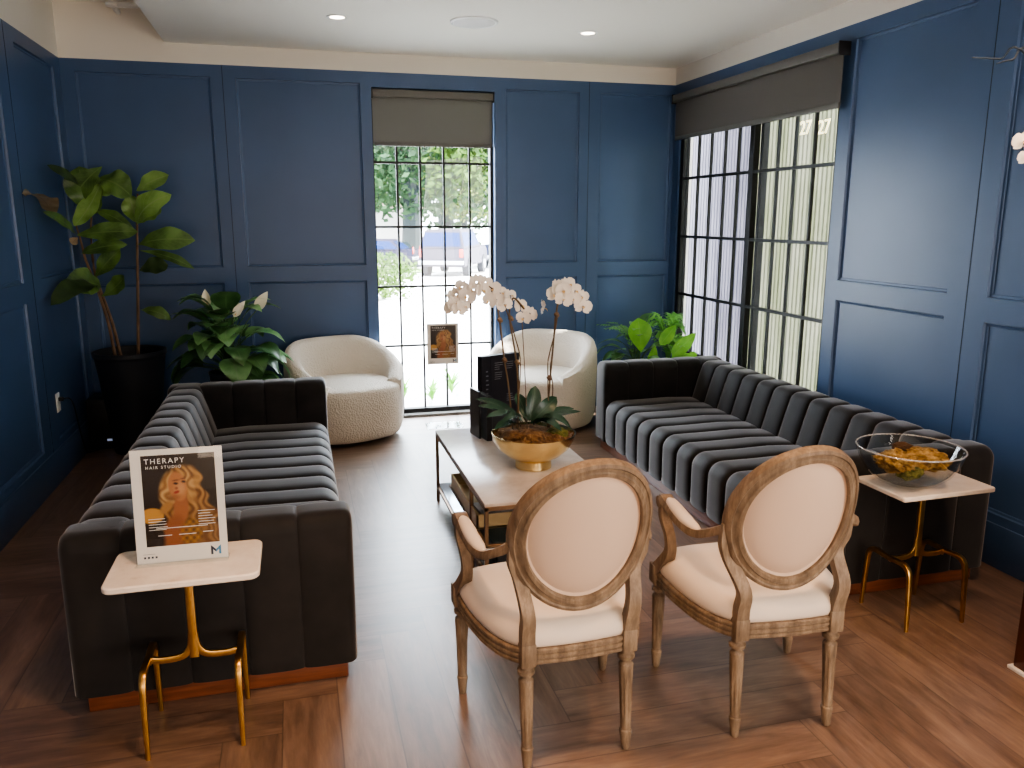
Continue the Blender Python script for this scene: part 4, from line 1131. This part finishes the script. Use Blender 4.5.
for (a, b, sc) in ((1024, 142, 1.0), (1027, 158, .8), (1034, 135, .9)):
    o = bpy.data.objects.new('blossom', bme); COL.objects.link(o); o.parent = t; o.location = P(a, b, -4.34) - o0; o.scale = (sc * .8,) * 3; o.rotation_euler = (0, 0, R_(-30))
tag(t, 'bare twigs and white blossoms reaching in at the right edge', 'flower arrangement')

# ================================================================== OUTSIDE
asphalt = mat('sunlit_pavement', (.62, .60, .58), .9); f = noise_tex(asphalt, scale=1.5, detail=6); colored(asphalt, f, [(.3, (.55, .53, .50)), (.7, (.72, .69, .66))])
def gz(y): return -.10 - .022 * max(0, y - .2)
bm = NB(); vs = []
for y in (.18, 10, 30, 90): vs.append([bm.verts.new((x, y, gz(y))) for x in (-50, 60)])
for a, b in zip(vs, vs[1:]): bm.faces.new((a[0], a[1], b[1], b[0]))
bm.faces.new([bm.verts.new(q) for q in ((W + .17, -12, -.12), (40, -12, -.12), (40, .18, -.12), (W + .17, .18, -.12))])
struct(obj('pavement_outside', bm, asphalt, smooth=False), 'bright sunlit pavement outside the window', 'ground')
grass = mat('sunlit_grass', (.22, .36, .08), .9); f = noise_tex(grass, scale=3, detail=6); colored(grass, f, [(.3, (.14, .26, .05)), (.7, (.36, .48, .16))])
def foliage_mat(name, a, b):
    m = mat(name, a, .7); g = N(m, 'ShaderNodeObjectInfo'); f = noise_tex(m, scale=.9, detail=4); c = ramp(m, f, [(.35, a), (.65, b)]); L(m, c, BS(m).inputs['Base Color'])
    tr = N(m, 'ShaderNodeBsdfTranslucent'); L(m, c, tr.inputs['Color']); ms = N(m, 'ShaderNodeMixShader'); ms.inputs[0].default_value = .35
    out = m.node_tree.nodes['Material Output']; L(m, BS(m).outputs[0], ms.inputs[1]); L(m, tr.outputs[0], ms.inputs[2]); L(m, ms.outputs[0], out.inputs['Surface']); return m
tree_d = foliage_mat('tree_foliage_cool', (.010, .034, .012), (.035, .085, .028))
tree_l = foliage_mat('tree_foliage_warm', (.022, .06, .006), (.08, .145, .018))
tree_y = foliage_mat('tree_foliage_pale', (.06, .10, .012), (.20, .25, .05))
def canopy(bm, c, r, n, size, rnd, blobs=9):
    cs = [Vector(c) + Vector((rnd.uniform(-1, 1) * r[0] * .65, rnd.uniform(-1, 1) * r[1] * .65, rnd.uniform(-1, 1) * r[2] * .65)) for _ in range(blobs)]
    for k in range(n):
        q = rnd.choice(cs); d = Vector((rnd.gauss(0, 1), rnd.gauss(0, 1), rnd.gauss(0, 1))).normalized()
        p = q + Vector((d.x * r[0], d.y * r[1], d.z * r[2])) * .48 * rnd.uniform(.6, 1.05)
        a = Vector((rnd.gauss(0, 1), rnd.gauss(0, 1), rnd.gauss(0, 1))).normalized(); b = a.orthogonal().normalized(); s = size * rnd.uniform(.6, 1.3)
        bm.faces.new([bm.verts.new(p + a * s), bm.verts.new(p + b * s * .6), bm.verts.new(p - a * s), bm.verts.new(p - b * s * .6)])
trunk_bark = mat('cool_grey_trunk', (.02, .03, .032), .9)
def tree(px, Y, h, r, m, lab, seed, n=3500, tr=.25, size=.22, lift=.62):
    rnd = random.Random(seed); base = P(px, 240, Y); base.z = gz(Y)
    t = empty('street_tree', base)
    bm = NB(); tube(bm, smooth_path([(0, 0, -.1), (.1, 0, h * .25), (-.05, 0, h * .5), (.1, 0, h * .7)], 4), [tr * 1.2, tr, tr * .8, tr * .4], 10)
    for a in range(4): tube(bm, [(0, 0, h * (.3 + .07 * a)), (r[0] * .5 * math.cos(a * 1.7), r[1] * .5 * math.sin(a * 1.7), h * (.55 + .05 * a))], [tr * .4, tr * .15], 6)
    obj('trunk', bm, trunk_bark, t)
    bm = NB(); canopy(bm, (0, 0, h * lift), r, n, size, rnd, 14); obj('crown', bm, m, t, smooth=False, angle='raw')
    tag(t, lab, 'tree', 'trees across the street'); return t
tree(410, 34, 11, (5.0, 3.5, 4.2), tree_d, 'cool green tree with a leaning trunk across the street', 1, 5200, .42)
tree(463, 37, 9.5, (3.4, 2.5, 3.2), tree_y, 'pale yellow green tree behind the parked cars', 2, 3600, .16, .18, .6)
tree(505, 30, 10, (3.2, 3, 4.0), tree_l, 'bright green tree at the right side of the back window view', 3, 3600, .2, .2, .58)
tree(376, 42, 11, (4.5, 4, 4.2), tree_l, 'yellow green tree behind the white building at left of the window view', 4, 4200, .3, .24, .62)
tree(445, 48, 15, (9, 4, 6.5), tree_d, 'large dense green tree farthest back in the window view', 5, 6500, .5, .32, .55)
# hedge and lawn left
bm = NB(); rnd = random.Random(8); q = P(384, 280, 13.5)
hx0 = P(366, 280, 13.5).x; hx1 = P(400, 280, 13.5).x
t = empty('garden_hedge', ((hx0 + hx1) / 2 - 1.2, 13.8, gz(13.8)))
canopy(bm, (0, 0, .55), (1.9, .9, .75), 4500, .07, rnd, 26); obj('leaves', bm, tree_l, t, smooth=False, angle='raw'); tag(t, 'clipped sunlit hedge beyond the left side of the back window', 'hedge')
bm = NB(); 
x_a = P(420, 250, 28).x
bm.faces.new([bm.verts.new(v) for v in ((x_a - 9, 27.5, gz(27.5) + .03), (x_a + .6, 27.5, gz(27.5) + .03), (x_a + .2, 33, gz(33) + .03), (x_a - 9, 33, gz(33) + .03))])
struct(obj('verge_outside', bm, grass, smooth=False), 'grass verge across the street', 'ground')
# small plants right outside the back window
for k, (px, Y, s) in enumerate(((404, 1.2, .16), (432, 1.0, .15), (452, 1.3, .18), (388, 1.9, .2))):
    bm = NB(); b0 = P(px, 395, Y); b0.z = gz(Y); rnd = random.Random(k)
    for q in range(26):
        a = rnd.uniform(0, 6.3); d = Vector((math.cos(a), math.sin(a), 0)); l = s * rnd.uniform(.7, 1.3); leaf(bm, Vector((0, 0, .01)), d * l * .6 + Vector((0, 0, l * rnd.uniform(.6, 1.3))), .03, shape='lance', nu=2, nv=4, bow=.15)
    o = obj('border_plant', bm, bright_leaf, angle='raw'); o.location = b0
    tag(o, ['small green border plant outside the back window, second from left', 'small green border plant outside the window under the poster', 'small green border plant outside the window, rightmost one', 'small green border plant outside the window, leftmost one'][k], 'plant')
# white building far left
t = empty('white_building', (P(385, 225, 37).x - 2.2, 38, gz(38)))
stucco = mat('white_stucco', (.5, .47, .45), .9)
bm = NB(); box(bm, -5, 4.2, -1, 5, 0, 3.0); obj('wall', bm, stucco, t, smooth=False)
bm = NB(); box(bm, -5.3, 4.5, -1.3, 5.3, 3.0, 3.25, .03); obj('roof', bm, mat('tan_roof', (.42, .35, .28), .8), t, smooth=False)
bm = NB(); box(bm, -2.5, -1, -1.05, -.98, .9, 2.2); obj('window', bm, steel, t, smooth=False)
tag(t, 'low white building behind the trees at left of the back window', 'building')
# vehicles
carglass = mat('car_glass', (.004, .022, .10), .5, spec=.15); tyre = mat('tyre_rubber', (.03, .03, .035), .8); hub = mat('wheel_hub', (.4, .4, .42), .35, metal=.8)
red_l = mat('tail_lamp', (.5, .03, .02), .3)
def vehicle(loc, rz, paint, prof, glassp, wheels, label, hw=.95, bed=None, dark=black_p):
    """side profile (y along, z); rear towards -y"""
    t = empty('parked_car', loc, rz)
    bm = NB()
    def prism(pts, x0, x1, taper=0):
        zmx = max(p[1] for p in pts); zmn = min(p[1] for p in pts)
        A = [bm.verts.new((x0 + taper * (z - zmn) / (zmx - zmn), y, z)) for y, z in pts]; B = [bm.verts.new((x1 - taper * (z - zmn) / (zmx - zmn), y, z)) for y, z in pts]
        n = len(pts); bm.faces.new(A[::-1]); bm.faces.new(B)
        for k in range(n): bm.faces.new((A[k], A[(k + 1) % n], B[(k + 1) % n], B[k]))
    prism(prof, -hw, hw, .05)
    prism(glassp[0], -hw + .04, hw - .04, .18)
    bmesh.ops.bevel(bm, geom=list(bm.edges), offset=.035, segments=2, affect='EDGES')
    obj('body', bm, paint, t)
    # rear/front/side panes
    gp = glassp[0]; y0, z0 = gp[0]; y1, z1 = gp[1]; y2, z2 = gp[2]; y3, z3 = gp[3]
    bm = NB()
    def q4(a, b, c, d): bm.faces.new([bm.verts.new(v) for v in (a, b, c, d)])
    def lerp(a, b, k): return a + (b - a) * k
    ya, yb = lerp(y0, y1, .15) - .03, lerp(y0, y1, .85) - .03; za, zb = lerp(z0, z1, .15), lerp(z0, z1, .85)
    q4((-hw + .16, ya, za), (hw - .16, ya, za), (hw - .24, yb, zb), (-hw + .24, yb, zb)); obj('rear_window', bm, carglass, t, smooth=False)
    bm = NB(); ya, yb = lerp(y3, y2, .15) + .03, lerp(y3, y2, .85) + .03
    q4((-hw + .16, ya, za), (hw - .16, ya, za), (hw - .24, yb, zb), (-hw + .24, yb, zb)); obj('windscreen', bm, carglass, t, smooth=False)
    for s in (-1, 1):
        bm = NB(); xs0, xs1 = s * (hw - .04 - .02), s * (hw - .18 - .01)
        xs0 = s * (hw - .04 - .18 * .15 + .012); xs1 = s * (hw - .04 - .18 * .85 + .012)
        q4((xs0, lerp(y0, y1, .15) + .15, za), (xs0, lerp(y3, y2, .15) - .2, za), (xs1, lerp(y3, y2, .85) - .1, zb), (xs1, lerp(y0, y1, .85) + .12, zb)); obj('side_window', bm, carglass, t, smooth=False)
    for wy in wheels:
        for s in (-1, 1):
            bm = NB(); bmesh.ops.create_cone(bm, cap_ends=True, segments=28, radius1=.37, radius2=.37, depth=.24, matrix=Matrix.Translation((s * (hw - .10), wy, .37)) @ Matrix.Rotation(PI / 2, 4, 'Y'))
            wh = obj('wheel', bm, tyre, t)
            bm = NB(); bmesh.ops.create_cone(bm, cap_ends=True, segments=20, radius1=.21, radius2=.19, depth=.05, matrix=Matrix.Translation((s * (hw + .025), wy, .37)) @ Matrix.Rotation(PI / 2 * s, 4, 'Y')); obj('hubcap', bm, hub, wh)
    ymin = min(p[0] for p in prof)
    bm = NB(); box(bm, -hw + .02, hw - .02, ymin - .10, ymin + .05, .50, .66, .03); obj('bumper', bm, hub, t)
    for s in (-1, 1):
        bm = NB(); box(bm, s * (hw - .12) - .07, s * (hw - .12) + .07, ymin - .02, ymin + .03, .78, 1.08, .015); obj('tail_lamp', bm, red_l, t)
    tag(t, label, 'car'); return t
def ground_at(px, Y): 
    q = P(px, 250, Y); return (q.x, q.y, gz(q.y))
suvp = [(-2.3, .42), (-2.33, 1.1), (2.0, 1.12), (2.3, .95), (2.35, .42)]; suvg = [(-2.25, 1.08), (-2.05, 1.80), (.35, 1.80), (1.05, 1.10)]
whitepaint = mat('white_car_paint', (.055, .048, .065), .6, spec=.2); bluepaint = mat('blue_grey_car_paint', (.015, .018, .04), .6, spec=.2); darkpaint = mat('dark_car_paint', (.025, .022, .045), .6, spec=.2)
vehicle(ground_at(455, 26), R_(-24), whitepaint, suvp, [suvg], (-1.4, 1.45), 'white sport utility car parked across the pavement, rear facing the window', .90)
vehicle(ground_at(512, 33), R_(-34), bluepaint, [(-2.7, .45), (-2.72, 1.12), (2.3, 1.15), (2.6, 1.0), (2.65, .45)], [[(-.9, 1.1), (-.75, 1.82), (.6, 1.82), (1.3, 1.12)]], (-1.7, 1.7), 'blue grey pickup parked right of the white car', .95)
vehicle(ground_at(368, 31), R_(70), darkpaint, [(-2.2, .38), (-2.25, .95), (1.9, .95), (2.2, .8), (2.25, .38)], [[(-1.8, .92), (-1.2, 1.40), (.4, 1.40), (1.1, .95)]], (-1.35, 1.4), 'dark car partly hidden at the left edge of the back window', .88)

# fluted screen outside the right window
def fluted_mat(name, a, b):
    m = mat(name, a, .6); tc = N(m, 'ShaderNodeTexCoord'); sp = N(m, 'ShaderNodeSeparateXYZ'); L(m, tc.outputs['Object'], sp.inputs[0])
    f = noise_tex(m, scale=2.5, detail=3, stretch=(1, 3, .7)); c = ramp(m, f, [(.35, a), (.65, b)])
    L(m, c, BS(m).inputs['Base Color']); tr = N(m, 'ShaderNodeBsdfTranslucent'); L(m, c, tr.inputs['Color']); ms = N(m, 'ShaderNodeMixShader'); ms.inputs[0].default_value = .45
    out = m.node_tree.nodes['Material Output']; L(m, BS(m).outputs[0], ms.inputs[1]); L(m, tr.outputs[0], ms.inputs[2]); L(m, ms.outputs[0], out.inputs['Surface']); return m
fl1 = fluted_mat('fluted_lavender', (.09, .086, .108), (.135, .13, .157)); fl2 = fluted_mat('fluted_cream', (.108, .114, .070), (.155, .155, .115))
def fluted(name, ya, yb, X, m, label, per=.05):
    bm = NB(); prev = None; n = int(abs(yb - ya) / per)
    prof = [(0, 0), (.12, 0), (.2, .032), (.5, .042), (.80, .032), (.88, 0)]
    pts = []
    for k in range(n):
        for f, d in prof: pts.append((X - d, ya + (yb - ya) * (k + f) / n))
    pts.append((X, yb)); cols = [[bm.verts.new((x, y, z)) for z in (-.11, 1.2, 2.4, 3.6)] for x, y in pts]
    for a, b in zip(cols, cols[1:]):
        for k in range(3): bm.faces.new((a[k], b[k], b[k + 1], a[k + 1]))
    o = obj(name, bm, m, smooth=False); tag(o, label, 'screen wall', 'fluted screens outside the wide window'); return o
XF = W + .55
fluted('fluted_screen', 2.5, -.35, XF, fl1, 'lavender white fluted screen wall outside the left half of the wide window')
fluted('fluted_screen', -.40, -2.9, XF, fl2, 'cream white fluted screen wall outside the right half of the wide window')
YM = Matrix(((0, 0, -1, 0), (-1, 0, 0, 0), (0, 1, 0, 0), (0, 0, 0, 1)))
kk = (XF - .035 - CAM.x) / (W + .5 - CAM.x)
for (px, py) in ((799.5, 135), (817.5, 134.5)):
    d = FWD * FPX + RGT * (px - 512) - UPV * (py - 384); q = CAM + d * ((XF - .046 - CAM.x) / d.x)
    o = text_mesh('27', .135, gold_txt, Matrix.Translation(q) @ YM, None, name='house_number', extrude=.003)
    tag(o, 'cream number 27 on the fluted screen, %s one' % ('left' if px < 810 else 'right'), 'number', 'numbers on the fluted screen')

# ================================================================== LIGHT
sc = bpy.context.scene
w = bpy.data.worlds.new('World'); sc.world = w; w.use_nodes = True
bg = w.node_tree.nodes['Background']; bg.inputs[0].default_value = (.80, .90, 1.0, 1); bg.inputs[1].default_value = 24
def lamp(name, kind, loc, rot, energy, color=(1, 1, 1), size=1, size_y=None, portal=False, spot=None, blend=.5):
    l = bpy.data.lights.new(name, kind); l.energy = energy; l.color = color
    if kind == 'AREA':
        l.size = size
        if size_y: l.shape = 'RECTANGLE'; l.size_y = size_y
        l.cycles.is_portal = portal
    elif kind == 'SUN': l.angle = R_(1)
    else:
        l.shadow_soft_size = size
        if spot: l.spot_size = R_(spot); l.spot_blend = blend
    o = bpy.data.objects.new(name, l); COL.objects.link(o); o.location = loc; o.rotation_euler = rot
    return o
def aim(o, d): o.rotation_euler = Vector(d).to_track_quat('-Z', 'Y').to_euler()
s = lamp('sun', 'SUN', (0, -5, 9), (0, 0, 0), 25, (1, .95, .88)); aim(s, (-1, .08, -.8))
lamp('portal_back', 'AREA', (2.56, .16, 1.3), (R_(-90), 0, 0), 1, size=.95, size_y=2.48, portal=True)
lamp('portal_right', 'AREA', (W + .15, -1.12, 1.3), (R_(90), 0, R_(90)), 1, size=2.03, size_y=2.5, portal=True)
lamp('fill_front', 'AREA', (2.4, YF + .05, 1.3), (R_(122), 0, 0), 160, (1, .80, .62), size=4.2, size_y=2.2)  # unseen warm fill added behind the camera, tilted up to brighten the ceiling
lamp('fill_side', 'AREA', (W - .06, -6.9, 1.5), (R_(96), 0, R_(60)), 150, (1, .93, .86), size=3.0, size_y=2.2)  # unseen fill added at the right wall to brighten the left and back walls
warm = (1, .60, .34)
for x, y in ((1.6, -4.6), (3.4, -4.6), (1.0, -7.2), (2.6, -7.2), (4.0, -7.0)):
    lamp('ceiling_spot', 'SPOT', (x, y, ZC - .03), (0, 0, 0), 120, warm, .14, spot=125, blend=.9)
for x, y in ((1.798, -1.054), (3.413, -1.038)):
    lamp('downlight_lamp', 'SPOT', (x, y, ZC - .02), (0, 0, 0), 10, (1, .8, .6), .04, spot=110, blend=.9)

# ================================================================== CAMERA
cd = bpy.data.cameras.new('camera'); cam = bpy.data.objects.new('camera', cd); COL.objects.link(cam)
M = Matrix((RGT, UPV, -FWD)).transposed().to_4x4(); M.translation = CAM; cam.matrix_world = M
cd.sensor_width = 36; cd.sensor_fit = 'HORIZONTAL'; cd.lens = FPX / 1024 * 36; cd.clip_start = .05; cd.clip_end = 300
sc.camera = cam
sc.view_settings.view_transform = 'AgX'; sc.view_settings.look = 'AgX - Medium High Contrast'; sc.view_settings.exposure = .3
